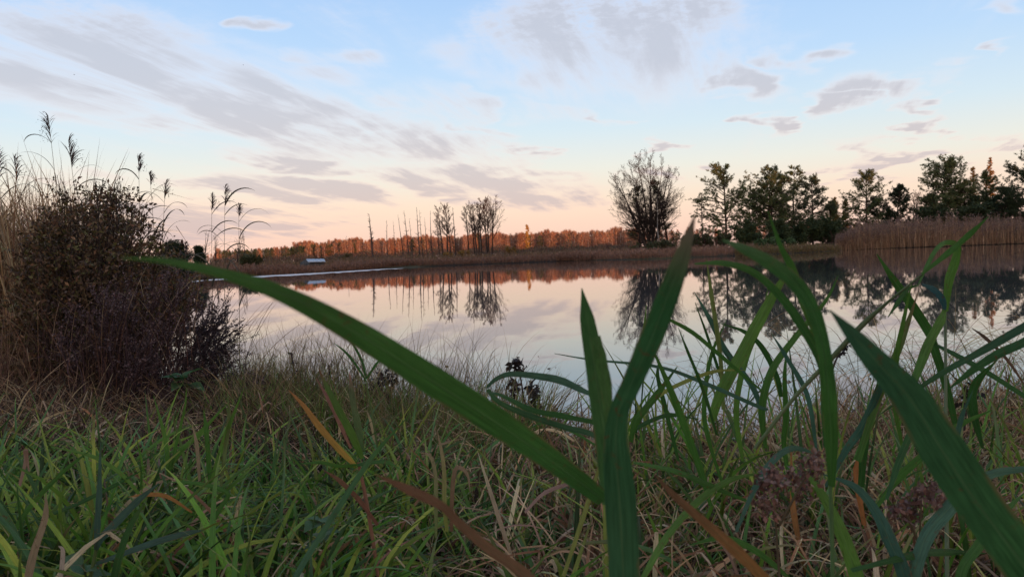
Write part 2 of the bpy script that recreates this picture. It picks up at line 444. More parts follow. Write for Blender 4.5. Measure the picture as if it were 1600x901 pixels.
# ------------------------------------------------------------------ terrain
LAKE = np.array([(-2.7, 5.1), (-2.0, 4.75), (-1.2, 4.35), (-.5, 3.9), (.3, 3.45), (1.2, 3.3), (2.2, 3.6), (3.3, 4.1), (5, 4.6), (9, 5.2), (20, 6), (50, 10), (100, 34), (122, 70), (100, 98),
                 (71.6, 103), (58, 106), (48, 108), (43, 99), (37, 93), (28, 88), (20, 86), (14, 87), (12.5, 95), (10, 103), (6.3, 104), (-5, 104), (-12, 102), (-17, 92), (-20, 78), (-24, 73), (-28.2, 69),
                 (-29.0, 60), (-22, 45), (-14, 30), (-8.7, 18), (-5.6, 11), (-3.6, 6.8)])
def lake_sd(X, Y):
    """distance to the shore; positive on land"""
    p = np.stack([X, Y], -1).reshape(-1, 2); a = LAKE; b = np.roll(LAKE, -1, 0)
    best = np.full(len(p), 1e9); ins = np.zeros(len(p), bool)
    for (ax, ay), (bx, by) in zip(a, b):
        e = np.array([bx - ax, by - ay]); w_ = p - (ax, ay); t = np.clip((w_ @ e) / (e @ e), 0, 1)
        best = np.minimum(best, np.hypot(w_[:, 0] - t * e[0], w_[:, 1] - t * e[1]))
        cnd = ((ay > p[:, 1]) != (by > p[:, 1])); xi = (bx - ax) * (p[:, 1] - ay) / ((by - ay) if by != ay else 1e-9) + ax
        ins ^= cnd & (p[:, 0] < xi)
    return np.where(ins, -best, best).reshape(np.shape(X))
def ground_z(X, Y):
    X = np.asarray(X, float); Y = np.asarray(Y, float); d = lake_sd(X, Y)
    bump = .03 * np.sin(X * 3.1 + 1) * np.cos(Y * 2.7) + .02 * np.sin(X * 7.3 + Y * 5.1)
    land = .035 + .075 * np.minimum(d, 4.0) + .012 * np.clip(d - 4, 0, 60) + bump * np.clip(d, 0, 1)
    wet = -.05 - .25 * np.minimum(-d, 8.0)
    return np.where(d > 0, land, np.minimum(wet, -.02) * np.clip(-d * 3, 0, 1) + .03 * np.clip(1 + d * 3, 0, 1))
ang = np.concatenate([np.linspace(-42, 42, 240), np.linspace(46, 314, 68)]) * math.pi / 180
rad = np.concatenate([[0.05], np.geomspace(.4, 12, 70), np.geomspace(13, 160, 90), np.geomspace(175, 4500, 26)])
A_, R_ = np.meshgrid(ang, rad, indexing='ij'); GX, GY = R_ * np.sin(A_), R_ * np.cos(A_)
GZ = ground_z(GX, GY); nA, nR = A_.shape
idx = np.arange(nA * nR).reshape(nA, nR); i2 = np.roll(idx, -1, 0)
F = np.stack([idx[:, :-1], idx[:, 1:], i2[:, 1:], i2[:, :-1]], -1).reshape(-1, 4)[:, ::-1]
g = link('ground', make_mesh('ground', np.stack([GX, GY, GZ], -1).reshape(-1, 3), F, None, None, MAT['ground'], True)); g['kind'] = 'structure'
# water sheet: the lake outline grown a little under the banks
c0 = LAKE.mean(0); grow = nrmz(LAKE - np.array([10, 50]))
Wp = LAKE + grow * 0.0
import bmesh
bm = bmesh.new(); vs = [bm.verts.new((x, y, 0.0)) for x, y in [(-60, -1), (150, -1), (150, 130), (-60, 130)]]; bm.faces.new(vs)
me = bpy.data.meshes.new('water'); bm.to_mesh(me); bm.free(); me.materials.append(MAT['water'])
# cut the sheet so that it stays inside land higher than itself
w = link('water', me); w['kind'] = 'structure'
# pale rough strip lying on the water along the far left shore
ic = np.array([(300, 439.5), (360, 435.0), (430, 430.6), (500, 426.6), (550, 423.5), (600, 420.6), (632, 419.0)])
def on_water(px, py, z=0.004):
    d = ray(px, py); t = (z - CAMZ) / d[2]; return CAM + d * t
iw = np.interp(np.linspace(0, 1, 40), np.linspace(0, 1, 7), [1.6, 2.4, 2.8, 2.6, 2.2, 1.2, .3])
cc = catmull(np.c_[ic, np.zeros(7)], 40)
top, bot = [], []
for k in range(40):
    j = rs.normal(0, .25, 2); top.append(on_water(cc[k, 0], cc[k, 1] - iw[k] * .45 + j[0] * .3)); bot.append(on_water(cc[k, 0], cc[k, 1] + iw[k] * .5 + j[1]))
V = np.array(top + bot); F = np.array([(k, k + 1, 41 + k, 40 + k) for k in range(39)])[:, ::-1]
o = link('pale_strip', make_mesh('pale_strip', V, F, None, None, MAT['ripple'])); o['kind'] = 'structure'

# unseen wood behind the camera, on a solid hill added to block the low sun
sh = np.array([math.sin(SUN_AZ), math.cos(SUN_AZ)]); sp_ = np.array([-sh[1], sh[0]])
uu = np.linspace(-700, 700, 180); G = []
prof = [(62, -.5), (75, 6), (88, 11.5), (100, 14.0), (118, 13.5), (150, 5), (190, -.5)]
for q, z in prof:
    for u in uu:
        G.append((*(sh * q + sp_ * u), z + (1.0 * math.sin(u * .03) + .5 * math.sin(u * .11)) * (z > 3)))
idx = np.arange(len(prof) * len(uu)).reshape(len(prof), -1)
F = np.stack([idx[:-1, :-1], idx[:-1, 1:], idx[1:, 1:], idx[1:, :-1]], -1).reshape(-1, 4)
o = link('sun_block_hill', make_mesh('sun_block_hill', np.array(G), F, None, None, MAT['ground'], True)); o['kind'] = 'structure'
geo = Geo(); n = 520
us = rs.uniform(-700, 700, n); qs = rs.uniform(90, 112, n)
for u, q in zip(us, qs):
    b = np.array([*(sh * q + sp_ * u), 13.0]); h_ = rs.uniform(4.6, 6.2); m = 60
    t = rs.rand(m) ** .8; a = rs.rand(m) * 6.283; r = (1 - t) * 2.0 * rs.uniform(.4, 1, m)
    c = b + np.stack([r * np.cos(a), r * np.sin(a), t * h_], -1)
    tris_at(geo, c, rs.uniform(.9, 1.7, m), .8, pick([(.03, .05, .02), (.04, .05, .025)], m))
    tubes(geo, [b], [b + (0, 0, h_)], [.2], [.03], (.06, .045, .035))
o = link('woodland', geo.mesh('woodland', MAT['needle'])); tag(o, 'dense dark conifers behind the viewer, on the added sun-blocking rise', 'woodland', kind='stuff')

# ------------------------------------------------------------------ trees
class Segs:
    def __init__(s): s.a = []; s.b = []; s.ra = []; s.rb = []; s.tips = []
    def seg(s, p, q, r0, r1): s.a.append(p); s.b.append(q); s.ra.append(r0); s.rb.append(r1)
    def arrays(s): return np.array(s.a), np.array(s.b), np.array(s.ra), np.array(s.rb)
def rnd_unit(): 
    v = rs.normal(0, 1, 3); return v / np.linalg.norm(v)
def branch(S, p, d, Ln, r, lvl, mx, P_):
    """recursive limb; P_: steps, kids, ratio, angle, up, wob per level"""
    n = P_['steps'][lvl]; st = Ln / n; up = P_['up'][lvl]; wob = P_['wob'][lvl]
    kids = P_['kids'][lvl] if lvl < mx else 0; start = P_['start'][lvl] if lvl < mx else 1
    rr = r
    pts = [p]
    for i in range(n):
        d = d + rnd_unit() * wob + np.array([0, 0, up]); d = d / np.linalg.norm(d)
        q = p + d * st; r1 = max(r * (1 - .85 * (i + 1) / n), P_['rmin'])
        S[lvl].seg(p, q, rr, r1); rr = r1
        if kids:
            t0, t1 = i / n, (i + 1) / n
            m = kids / n; m = int(m) + (rs.rand() < m - int(m))
            for _ in range(m):
                t = rs.uniform(t0, t1)
                if t < start: continue
                pp = p + d * st * rs.rand(); ax = np.cross(d, rnd_unit()); ax /= np.linalg.norm(ax)
                an_ = P_['ang'][lvl] * rs.uniform(.75, 1.25); cd = d * math.cos(an_) + ax * math.sin(an_)
                branch(S, pp, cd, Ln * P_['ratio'][lvl] * (1.15 - .75 * t) * rs.uniform(.7, 1.2), max(rr * P_.get('kr', .6), P_['rmin']), lvl + 1, mx, P_)
        p = q; pts.append(q)
    S[lvl].tips.append((p, d))
def segs_geo(S, col, sides=3, only=None, shift=0):
    g_ = Geo()
    for l, s_ in enumerate(S):
        if only is not None and l not in only: continue
        if not s_.a: continue
        a, b, ra, rb = s_.arrays(); c = np.tile(np.array(col[min(l, len(col) - 1)]), (len(a), 1)) * rs.uniform(.8, 1.2, (len(a), 1))
        tubes(g_, a, b, ra, rb, c, 6 if l == 0 else sides)
    return g_
def base_at(px, D):
    d = ray(px, horizon_y(px)); d = d / d[1] * D; z = float(ground_z(d[0], d[1])); return np.array([d[0], d[1], z])
def top_h(px, py, D): return float((CAM + ray(px, py) / ray(px, py)[1] * D)[2])

BARK = (.055, .043, .036); TWIG = (.062, .045, .038); DEAD = (.07, .055, .05); BIRCH = (.26, .24, .22)
def bare_tree(px, top, D, label, stems=1, fan=.15, trunk_col=BARK, name='bare_tree', cat='tree', group=None, spread=.38, dens=1.0, lean=0.0, base_px=None, dome=False):
    b = base_at(base_px or px, D); H = top_h(px, top, D) - b[2]
    root = thing(name, label, cat, b, 0, group)
    S = [Segs() for _ in range(4)]
    PP = dict(steps=[11, 7, 5, 3], kr=.48, kids=[26 * dens, 10 * dens, 8 * dens], ratio=[spread, .42, .55], ang=[.85, .62, .6], up=[.02, .05, .04, .03], wob=[.06, .13, .18, .2], start=[.10, .12, .1], rmin=.0085)
    for k in range(stems):
        a = rs.rand() * 6.28 if not dome else (0 if k % 2 else math.pi) + rs.normal(0, .5); f = fan * ((k + 1) // 2) / 5 * rs.uniform(.85, 1.1) if dome else fan * (k > 0 or stems == 1) * rs.uniform(.4, 1.0) if stems > 1 else .02
        d = np.array([math.cos(a) * f + lean, math.sin(a) * f, 1.0]); d /= np.linalg.norm(d)
        branch(S, np.array([math.cos(a) * .25 * (stems > 1), math.sin(a) * .25 * (stems > 1), -.15]), d, H * (rs.uniform(.9, 1.0) * (1 if k == 0 else rs.uniform(.8, .98)) if not dome else (.98 - .03 * ((k + 1) // 2))), .014 * H, 0, 3, PP)
    link('trunk', segs_geo(S, [trunk_col], 5, [0]).mesh('trunk', MAT['bark'], True), root)
    tag(link('crown', segs_geo(S, [BARK, BARK, TWIG, TWIG], 3, [1, 2, 3]).mesh('crown', MAT['bark']), root), kind='stuff')
    return root
def alder(px, top, D, label, width=1.0, group=None, base_px=None):
    """tall straight trunk, fine ascending twigs only in the upper part"""
    b = base_at(base_px or px, D); tp = P(px, top, D / FWD[1]); H = top_h(px, top, D) - b[2]
    root = thing('alder_tree', label, 'tree', b, 0, group)
    S = [Segs() for _ in range(4)]; lean = ((px - (base_px or px)) / FPX * D) / H
    PP = dict(steps=[12, 6, 4, 3], kids=[36, 10, 6], ratio=[.27 * width, .5, .5], ang=[.75, .5, .5], up=[0, .07, .05, .03], wob=[.018, .10, .14, .16], start=[.38, .2, .1], rmin=.017)
    d = np.array([lean, 0, 1.]); d /= np.linalg.norm(d)
    branch(S, np.array([0, 0, -.2]), d, H * .97, .0165 * H + .02, 0, 3, PP)
    link('trunk', segs_geo(S, [(.055, .042, .036)], 5, [0]).mesh('trunk', MAT['bark'], True), root)
    tag(link('crown', segs_geo(S, [BARK, (.06, .045, .04), (.075, .05, .042)], 3, [1, 2, 3]).mesh('crown', MAT['bark']), root), kind='stuff')
def dead_pole(px, top, D, label, base_px=None, twigs=10, rad=.011, group='dead standing trunks across the water'):
    b = base_at(base_px or px, D); H = top_h(px, top, D) - b[2]
    root = thing('dead_tree', label, 'dead tree', b, 0, group)
    S = [Segs() for _ in range(3)]; lean = ((px - (base_px or px)) / FPX * D) / H
    PP = dict(steps=[12, 4, 3], kids=[twigs, 3], ratio=[.09, .5], ang=[1.0, .6], up=[0, .06, .0], wob=[.015, .16, .2], start=[.3, .2], rmin=.02)
    d = np.array([lean, 0, 1.]); d /= np.linalg.norm(d)
    branch(S, np.array([0, 0, -.2]), d, H * .99, rad * H, 0, 2, PP)
    link('trunk', segs_geo(S, [DEAD], 5, [0]).mesh('trunk', MAT['bark'], True), root)
    tag(link('branch_stubs', segs_geo(S, [DEAD], 3, [1, 2]).mesh('branch_stubs', MAT['bark']), root), kind='stuff')

PINE = [(.11, .14, .05), (.14, .16, .06), (.07, .095, .038), (.16, .15, .06)]
def pine(px, top, D, label, halfw, name='pine_tree', low=.25, stems=1, pal=PINE, bushy=1.0, flat=.0, group=None, nl=34, tuft=.30):
    b = base_at(px, D); H = top_h(px, top, D) - b[2]; W = halfw / FPX * D * 1.15; nl = int(nl * 1.5); low = max(.05, low - .12)
    root = thing(name, label, 'tree', b, rs.rand() * 6.28, group)
    S = [Segs() for _ in range(3)]; ctr = []; dirs = []
    for sidx in range(stems):
        Hs = H * (1 if sidx == 0 else rs.uniform(.8, .95)); p = np.array([0., 0, -.2]) + np.array([rs.normal(0, .25), rs.normal(0, .25), 0]) * (sidx > 0)
        d = np.array([rs.normal(0, .03), rs.normal(0, .03), 1.]) + (np.array([rs.normal(0, .12), rs.normal(0, .12), 0]) if sidx else 0)
        tr = [p]; n = 14
        for i in range(n):
            d = d + np.array([rs.normal(0, .035), rs.normal(0, .035), .02]); d /= np.linalg.norm(d); q = p + d * (Hs / n)
            r0 = .016 * Hs * (1 - .9 * i / n) + .02; S[0].seg(p, q, r0, .016 * Hs * (1 - .9 * (i + 1) / n) + .015); p = q; tr.append(q)
        tr = np.array(tr)
        m = int(nl * (1 if stems == 1 else .75))
        for k in range(m):
            t = low + (1 - low) * (k + rs.rand()) / m; f = t * n; i = min(int(f), n - 1); pp = tr[i] + (tr[i + 1] - tr[i]) * (f - i)
            u = (t - low) / (1 - low)
            ln_ = W * np.interp(u, [0, .2, .5, .8, 1], [.75, 1.0, .95, .66, .22]) * rs.uniform(.55, 1.18)
            a = rs.rand() * 6.283; elv = np.interp(u, [0, .5, 1], [-.02, .25, .75]) + rs.normal(0, .15)
            dd = np.array([math.cos(a) * math.cos(elv), math.sin(a) * math.cos(elv), math.sin(elv)])
            q = pp; ns = 6; sp = ln_ / ns; rr = .02 + .018 * ln_
            for j in range(ns):
                dd = dd + rnd_unit() * .14 + np.array([0, 0, .05]); dd /= np.linalg.norm(dd); q2 = q + dd * sp
                S[1].seg(q, q2, rr * (1 - j / ns) + .012, rr * (1 - (j + 1) / ns) + .01)
                if j >= 1:
                    for _ in range(2 + (rs.rand() < .5)):
                        sd2 = nrmz(dd * .55 + rnd_unit() * np.array([.8, .8, .35]) + np.array([0, 0, .12])); l2 = ln_ * .26 * rs.uniform(.5, 1.2) + .15; q3 = q2 + sd2 * l2
                        S[2].seg(q2, q3, .018, .010)
                        nt_ = max(2, int(l2 / .20 * bushy * rs.uniform(.5, 1.2)))
                        tt = rs.uniform(.35, 1.1, nt_)
                        for x in tt: ctr.append(q2 + sd2 * l2 * x + rs.normal(0, .10, 3) * np.array([1, 1, .6])); dirs.append(sd2)
                q = q2
            for _ in range(int(4 * bushy)): ctr.append(q + rs.normal(0, .14, 3)); dirs.append(dd)
    ctr = np.array(ctr); dirs = np.array(dirs)
    link('trunk', segs_geo(S, [(.085, .055, .042)], 4, [0]).mesh('trunk', MAT['bark'], True), root)
    tag(link('branches', segs_geo(S, [BARK, (.075, .052, .042), (.06, .045, .035)], 3, [1, 2]).mesh('branches', MAT['bark']), root), kind='stuff')
    K = 15; cb = pick(pal, len(ctr), .3)
    c = np.repeat(ctr, K, 0) + rs.normal(0, .06, (len(ctr) * K, 3)); dd = nrmz(np.repeat(dirs, K, 0) * .7 + rs.normal(0, .75, (len(c), 3)) + np.array([0, 0, .25]))
    g_ = Geo(); tris_at(g_, c, rs.uniform(.6, 1.25, len(c)) * tuft * .78, .22, np.repeat(cb, K, 0) * rs.uniform(.85, 1.15, (len(c), 1)), dd)
    tag(link('crown', g_.mesh('crown', MAT['needle']), root), kind='stuff')
    return root
def conifer(px, top, D, label, halfw, pal, name='spruce_tree', droop=-.15, dens=1.0, group=None, low=.08, tuft=.32):
    b = base_at(px, D); H = top_h(px, top, D) - b[2]; W = halfw / FPX * D
    root = thing(name, label, 'tree', b, rs.rand() * 6.28, group); S = [Segs() for _ in range(2)]
    S[0].seg(np.array([0, 0, -.2]), np.array([0, 0, H * .5]), .013 * H, .008 * H); S[0].seg(np.array([0, 0, H * .5]), np.array([0, 0, H]), .008 * H, .01)
    ctr, dirs = [], []; z = low * H
    while z < H * .985:
        u = z / H; ln0 = W * (1 - u) ** .8 + .15
        for _ in range(int(5 * dens) + 1):
            a = rs.rand() * 6.283; ln_ = ln0 * rs.uniform(.6, 1.12); e = droop + u * .6 + rs.normal(0, .08)
            dd = np.array([math.cos(a) * math.cos(e), math.sin(a) * math.cos(e), math.sin(e)]); q = np.array([0, 0, z + rs.normal(0, .1)])
            q1 = q + dd * ln_ * .6; q2 = q1 + (dd + np.array([0, 0, .12])) * ln_ * .4; S[1].seg(q, q1, .03, .018); S[1].seg(q1, q2, .018, .008)
            m = max(3, int(ln_ / .17)); t = rs.uniform(.12, 1, m)
            for x in t: ctr.append(q + dd * ln_ * x + rs.normal(0, .05 + .10 * ln_ * .3, 3) * np.array([1, 1, .5])); dirs.append(dd)
        z += max(.18, H * .028) * rs.uniform(.7, 1.2)
    link('trunk', segs_geo(S, [(.07, .05, .04)], 4, [0]).mesh('trunk', MAT['bark'], True), root)
    tag(link('branches', segs_geo(S, [BARK], 3, [1]).mesh('branches', MAT['bark']), root), kind='stuff')
    ctr, dirs = np.array(ctr), np.array(dirs); K = 8
    c = np.repeat(ctr, K, 0); dd = nrmz(np.repeat(dirs, K, 0) * .6 + rs.normal(0, .7, (len(c), 3)))
    g_ = Geo(); tris_at(g_, c, rs.uniform(.6, 1.2, len(c)) * tuft, .3, np.repeat(pick(pal, len(ctr), .25), K, 0), dd)
    tag(link('crown', g_.mesh('crown', MAT['needle']), root), kind='stuff')
def shrub(px, top, D, label, halfw, pal, name='shrub', n=900, leaf=.26, cat='shrub', twig=(.07, .05, .045), group=None, bare=False):
    b = base_at(px, D); H = max(.4, top_h(px, top, D) - b[2]); W = halfw / FPX * D
    root = thing(name, label, cat, b, 0, group); S = [Segs() for _ in range(3)]
    PP = dict(steps=[5, 4, 3], kids=[9, 5], ratio=[.5, .5], ang=[.6, .7], up=[.03, .05, .03], wob=[.14, .2, .22], start=[.15, .1], rmin=.012)
    for k in range(max(5, int(7 * W / H))):
        a = rs.rand() * 6.28; f = rs.uniform(0, 1.0); bx = W * .7 * rs.uniform(-1, 1)
        d = np.array([math.cos(a) * f * .6, math.sin(a) * f * .6, 1.]); d /= np.linalg.norm(d)
        branch(S, np.array([bx, rs.normal(0, W * .25), -.1]), d, H * rs.uniform(.65, 1.0) * math.sqrt(max(.2, 1 - (bx / W) ** 2 * .8)), .02 * H + .01, 0, 2, PP)
    tag(link('stems', segs_geo(S, [twig], 3).mesh('stems', MAT['bark']), root), kind='stuff')
    if not bare:
        pts = np.concatenate([np.array(S[1].b), np.array(S[2].b)] ); k = rs.randint(len(pts), size=n * 3)
        c = pts[k] + rs.normal(0, leaf * .7, (n * 3, 3)); g_ = Geo()
        tris_at(g_, c, rs.uniform(.6, 1.3, n * 3) * leaf, .5, pick(pal, n * 3, .3)); tag(link('foliage', g_.mesh('foliage', MAT['needle']), root), kind='stuff')
    return root

# ---- right-hand group on the far shore
bare_tree(1022, 247, 122, 'large bare many-stemmed tree with round crown and pale trunk, left end of the far grove', stems=9, fan=.52, spread=.36, dens=1.12, dome=True, trunk_col=(.07, .055, .045), name='bare_tree', base_px=1016)
bare_tree(1031, 300, 119, 'slim leafless birch with white lower trunk under the large bare tree', stems=1, trunk_col=BIRCH, name='birch_tree', spread=.25, dens=.6, lean=-.12, base_px=1033)
pine(1000, 290, 127, 'thin dark pine half hidden inside the large bare crown, on its left side', 17, low=.15, nl=22, bushy=.45)
pine(1044, 282, 127, 'thin dark pine half hidden inside the large bare crown, on its right side', 19, low=.2, nl=24, bushy=.5)
conifer(1098, 300, 118, 'small sparse larch with pale thin trunk between bare tree and tall pines', 13, [(.10, .075, .03), (.09, .06, .035)], name='larch_tree', dens=.25, low=.2, tuft=.2)
pine(1134, 262, 118, 'tall open-crowned pine with visible trunk, first pine right of the bare tree', 42, low=.24, nl=38)
pine(1204, 264, 122, 'broad twin-stemmed pine in the middle of the far grove', 40, low=.28, stems=2, nl=40)
pine(1242, 264, 128, 'narrow pine whose small tuft rises between the broad pine and the paler pine', 22, low=.3, nl=26)
pine(1270, 279, 120, 'paler grey-green pine at the right side of the middle pines', 34, low=.2, nl=40, pal=[(.075, .09, .045), (.06, .08, .04), (.085, .09, .05)])
for (x, t, D, hw, lb) in ((1165, 352, 110, 34, 'low dark evergreen bush below the tall open-crowned pine'), (1205, 340, 112, 46, 'wide dark evergreen bush below the twin-stemmed pine'),
                          (1255, 338, 114, 42, 'wide dark evergreen thicket below the paler pine'), (1215, 372, 102, 40, 'bright mossy green bush at the water edge of the far grove'),
                          (1292, 345, 116, 24, 'dark evergreen bush right of the paler pine')):
    shrub(x, t, D, lb, hw, [(.05, .075, .03), (.04, .06, .028), (.07, .085, .035)] if t < 365 else [(.08, .12, .045), (.06, .10, .04)], name='evergreen_bush', n=4600, leaf=.26)
conifer(1305, 308, 128, 'golden larch with pointed top left of its twin, in the gap right of the pines', 17, [(.42, .22, .045), (.34, .19, .04)], name='larch_tree', low=.2)
conifer(1322, 310, 130, 'golden green larch with pointed top nearer the lone pine', 17, [(.30, .20, .045), (.20, .16, .045)], name='larch_tree', low=.2)
pine(1354, 271, 124, 'lone tall pine standing above the reed bed between two sky gaps', 32, low=.22, nl=40)
pine(1397, 292, 121, 'dark dense conifer touching the lone pine on its right side', 21, low=.05, nl=46, pal=[(.03, .045, .022), (.038, .05, .025)], bushy=1.3)
pine(1377, 310, 126, 'short dark pine squeezed between the lone pine and the dense conifer', 20, low=.1, nl=30, pal=[(.035, .05, .025)])
for (x, t, D, hw, lb) in ((1176, 300, 127, 26, 'lower pine filling the gap between the first pine and the twin-stemmed pine'), (1224, 276, 130, 24, 'pine behind the twin-stemmed pine, on its right'), (1292, 318, 124, 20, 'short rounded pine between the paler pine and the golden larches'),
                          (1512, 286, 116, 26, 'rounded pine right of the wide-crowned pine, below the orange larch tips'), (1538, 272, 125, 26, 'rounded pine just under the second orange larch'), (1446, 306, 121, 22, 'short bushy pine at the left foot of the wide-crowned pine')):
    pine(x, t, D, lb, hw, low=.08, nl=34, bushy=1.1)
bare_tree(1340, 338, 260, 'small pinkish bare tree in the gap under the lone pine, on its left', stems=4, fan=.5, name='bare_tree', dens=.8, trunk_col=(.3, .14, .1))
bare_tree(1366, 342, 262, 'small rusty bare tree in the gap under the lone pine, on its right', stems=4, fan=.5, name='bare_tree', dens=.8, trunk_col=(.3, .14, .1))
bare_tree(1430, 292, 170, 'fine-twigged leafless tree in the sky gap left of the wide-crowned pine', stems=5, fan=.4, dens=.9)
pine(1476, 252, 118, 'wide-crowned leaning pine above the right reed bed', 36, low=.42, nl=42, stems=2)
for (x, t, hw, lb) in ((1462, 310, 32, 'dense low evergreen bush under the wide-crowned pine, left part'), (1508, 302, 36, 'dense low evergreen bush under the wide-crowned pine, right part'), (1555, 296, 40, 'dense dark evergreen thicket at the foot of the rightmost conifers')):
    shrub(x, t, 114, lb, hw, [(.045, .065, .028), (.035, .05, .025), (.06, .075, .033)], name='evergreen_bush', n=5200, leaf=.30)
conifer(1521, 260, 150, 'orange larch tip lit by the sun beside the wide-crowned pine', 16, [(.46, .21, .04), (.38, .18, .04)], name='larch_tree', low=.2)
conifer(1548, 246, 150, 'second orange larch lit by the sun, nearer the right edge', 20, [(.46, .21, .04), (.36, .18, .04)], name='larch_tree', low=.2)
pine(1596, 229, 116, 'tallest dark pine at the right edge of the photo', 36, low=.06, nl=60, bushy=1.2, pal=[(.04, .062, .028), (.05, .07, .03)])
pine(1566, 298, 112, 'dark pine in front of the tallest pine, left of it', 30, low=.05, nl=46, bushy=1.2, pal=[(.04, .058, .028), (.05, .065, .03)])
pine(1650, 240, 115, 'dark pine just outside the right edge of the photo', 44, low=.06, nl=50)
for (x, t, D, hw, lb) in ((1085, 366, 112, 26, 'low dark evergreen bush between the bare tree and the first pine'), (1125, 360, 113, 24, 'low dark evergreen bush at the trunk foot of the first pine'), (1035, 376, 112, 30, 'low dark heather-like bush at the foot of the large bare tree'), (1340, 352, 113, 26, 'dark evergreen bush behind the reeds under the lone pine')):
    shrub(x, t, D, lb, hw, [(.06, .075, .035), (.08, .06, .04), (.09, .10, .045)], name='evergreen_bush', n=2200, leaf=.26)
for (x, t, D, lb) in ((960, 372, 116, 'low bare reddish bush left of the large bare tree'), (1062, 362, 114, 'low bare reddish bush between the bare tree and the small larch'), (1110, 362, 112, 'low bare reddish bush under the first pine'), (1305, 362, 112, 'low bare brown bush at the left end of the tall reeds')):
    shrub(x, t, D, lb, 22, [(.2, .09, .05)], name='bare_bush', bare=True, twig=(.12, .07, .055))

# ---- the stand in the middle: dead trunks and alders
ORD = ['first', 'second', 'third', 'fourth', 'fifth', 'sixth', 'seventh', 'eighth', 'ninth', 'tenth', 'eleventh', 'twelfth', 'thirteenth', 'fourteenth']
dead = [(581, 332, 583), (605, 342, 606), (616, 343, 619), (627, 333, 631), (635, 327, 640), (643, 340, 645), (652, 323, 657), (660, 326, 661), (667, 338, 668), (673, 327, 676), (685, 330, 687), (710, 322, 713)]
dead_pole(543, 366, 190, 'shortest dead tree with a forked top, left of all the dead trunks across the water', 543, 14, group=None)
for i, (x, t, bx) in enumerate(dead):
    dead_pole(x, t, 190 + rs.uniform(-8, 8), ('thick dead tree bristling with twigs at the left end of the row of dead trunks' if i == 0 else '%s dead bare trunk from the left in the row left of the alders' % ORD[i]), bx, 60 if i == 0 else rs.randint(8, 26), rad=.024 if i == 0 else rs.uniform(.011, .017))
ald = [(690, 322, 693, 1.0), (698, 318, 700, 1.1), (703, 324, 705, .9), (731, 322, 733, .9), (737, 320, 743, 1.0), (742, 315, 746, 1.0), (748, 318, 749, 1.0), (752, 320, 753, .9), (759, 311, 762, 1.3), (765, 312, 764, 1.2), (774, 314, 769, 1.7)]
for i, (x, t, bx, wd) in enumerate(ald):
    if i < 3: lb = ['darkest leafless alder standing among the dead trunks', 'tallest fine-twigged alder right of the darkest one among dead trunks', 'slim alder just before the gap left of the alder clump'][i]
    elif i == len(ald) - 1: lb = 'rightmost alder of the clump, leaning right with a wide fan of twigs'
    else: lb = '%s leafless alder from the left inside the dense clump' % ORD[i - 3]
    alder(x, t, 190 + rs.uniform(-5, 5), lb, wd, 'leafless alders across the water', bx)

# ---- far forest
def far_birch(kind):
    """low-detail tree for 500 m away; unit height 18"""
    H = 18.0; gt, gc = Geo(), Geo()
    tcol = {'birch': (.62, .54, .48), 'aspen': (.38, .27, .22), 'pine': (.16, .09, .06)}[kind]
    bend = rs.normal(0, .5, 2); zs = np.linspace(0, H * .93, 6); pts = np.c_[bend[0] * (zs / H) ** 2, bend[1] * (zs / H) ** 2, zs]
    tubes(gt, pts[:-1], pts[1:], np.linspace(.22, .09, 5), np.linspace(.19, .05, 5), tcol, 4)
    if kind == 'pine':
        m = 260; t = rs.uniform(.45, 1.02, m); r = np.interp(t, [.45, .6, .85, 1.02], [.8, 2.4, 1.7, .2]) * np.sqrt(rs.rand(m)); pal = [(.07, .08, .035), (.05, .07, .03)]
    else:
        m = 420; t = rs.uniform(.18, 1.02, m); r = np.interp(t, [.18, .45, .8, 1.02], [.9, 2.1, 1.7, .2]) * np.sqrt(rs.rand(m)); pal = [(.40, .19, .11), (.33, .16, .11), (.44, .25, .13), (.22, .14, .10), (.27, .12, .08)]
    a = rs.rand(m) * 6.283; c = np.c_[r * np.cos(a), r * np.sin(a), t * H]
    up = nrmz(np.c_[np.cos(a) * .5, np.sin(a) * .5, np.full(m, 1.0)] + rs.normal(0, .35, (m, 3)))
    if kind == 'pine': tris_at(gc, c, rs.uniform(.5, 1.0, m), .6, pick(pal, m, .25))
    else: tris_at(gc, c, rs.uniform(.9, 2.4, m), .11, pick(pal, m, .3), up)
    return gt, gc
protos = []
for i, k in enumerate(['birch', 'aspen', 'birch', 'aspen', 'pine', 'birch']):
    gt, gc = far_birch(k); protos.append((k, gt.mesh('trunk', MAT['bark']), gc.mesh('crown', MAT['needle']), gt, gc))
xs = np.sort(rs.uniform(366, 962, 250)); made = {}
for x in xs:
    hs = float(np.interp(x, [366, 440, 500, 570, 650, 800, 945], [26, 28, 31, 34, 34, 34.5, 32])) ; D = rs.uniform(560, 600)
    lk = .15 if x > 520 else .75
    k = 4 if rs.rand() < lk else [0, 1, 2, 3, 5][rs.randint(5)]
    kind, tm, cm, _, _ = protos[k]; s = (hs / FPX * D + .9 - 1.0) / 18.0 * rs.uniform(.88, 1.03)
    if kind == 'pine': nm, lb, gr = 'pine_tree', 'far pine in the dark green part of the distant forest edge', 'far forest pines'
    elif kind == 'birch': nm, lb, gr = 'birch_tree', 'far pale-trunked birch with rust-red sunlit top at the distant forest edge', 'far forest birches'
    else: nm, lb, gr = 'aspen_tree', 'far brown-trunked tree with rust-red sunlit top at the distant forest edge', 'far forest aspens'
    root = thing(nm, lb, 'tree', base_at(x, D), rs.rand() * 6.28, gr); root.scale = (s * rs.uniform(1.0, 1.6), s * rs.uniform(1.0, 1.6), s)
    link('trunk', tm, root); link('crown', cm, root)
geo = Geo()
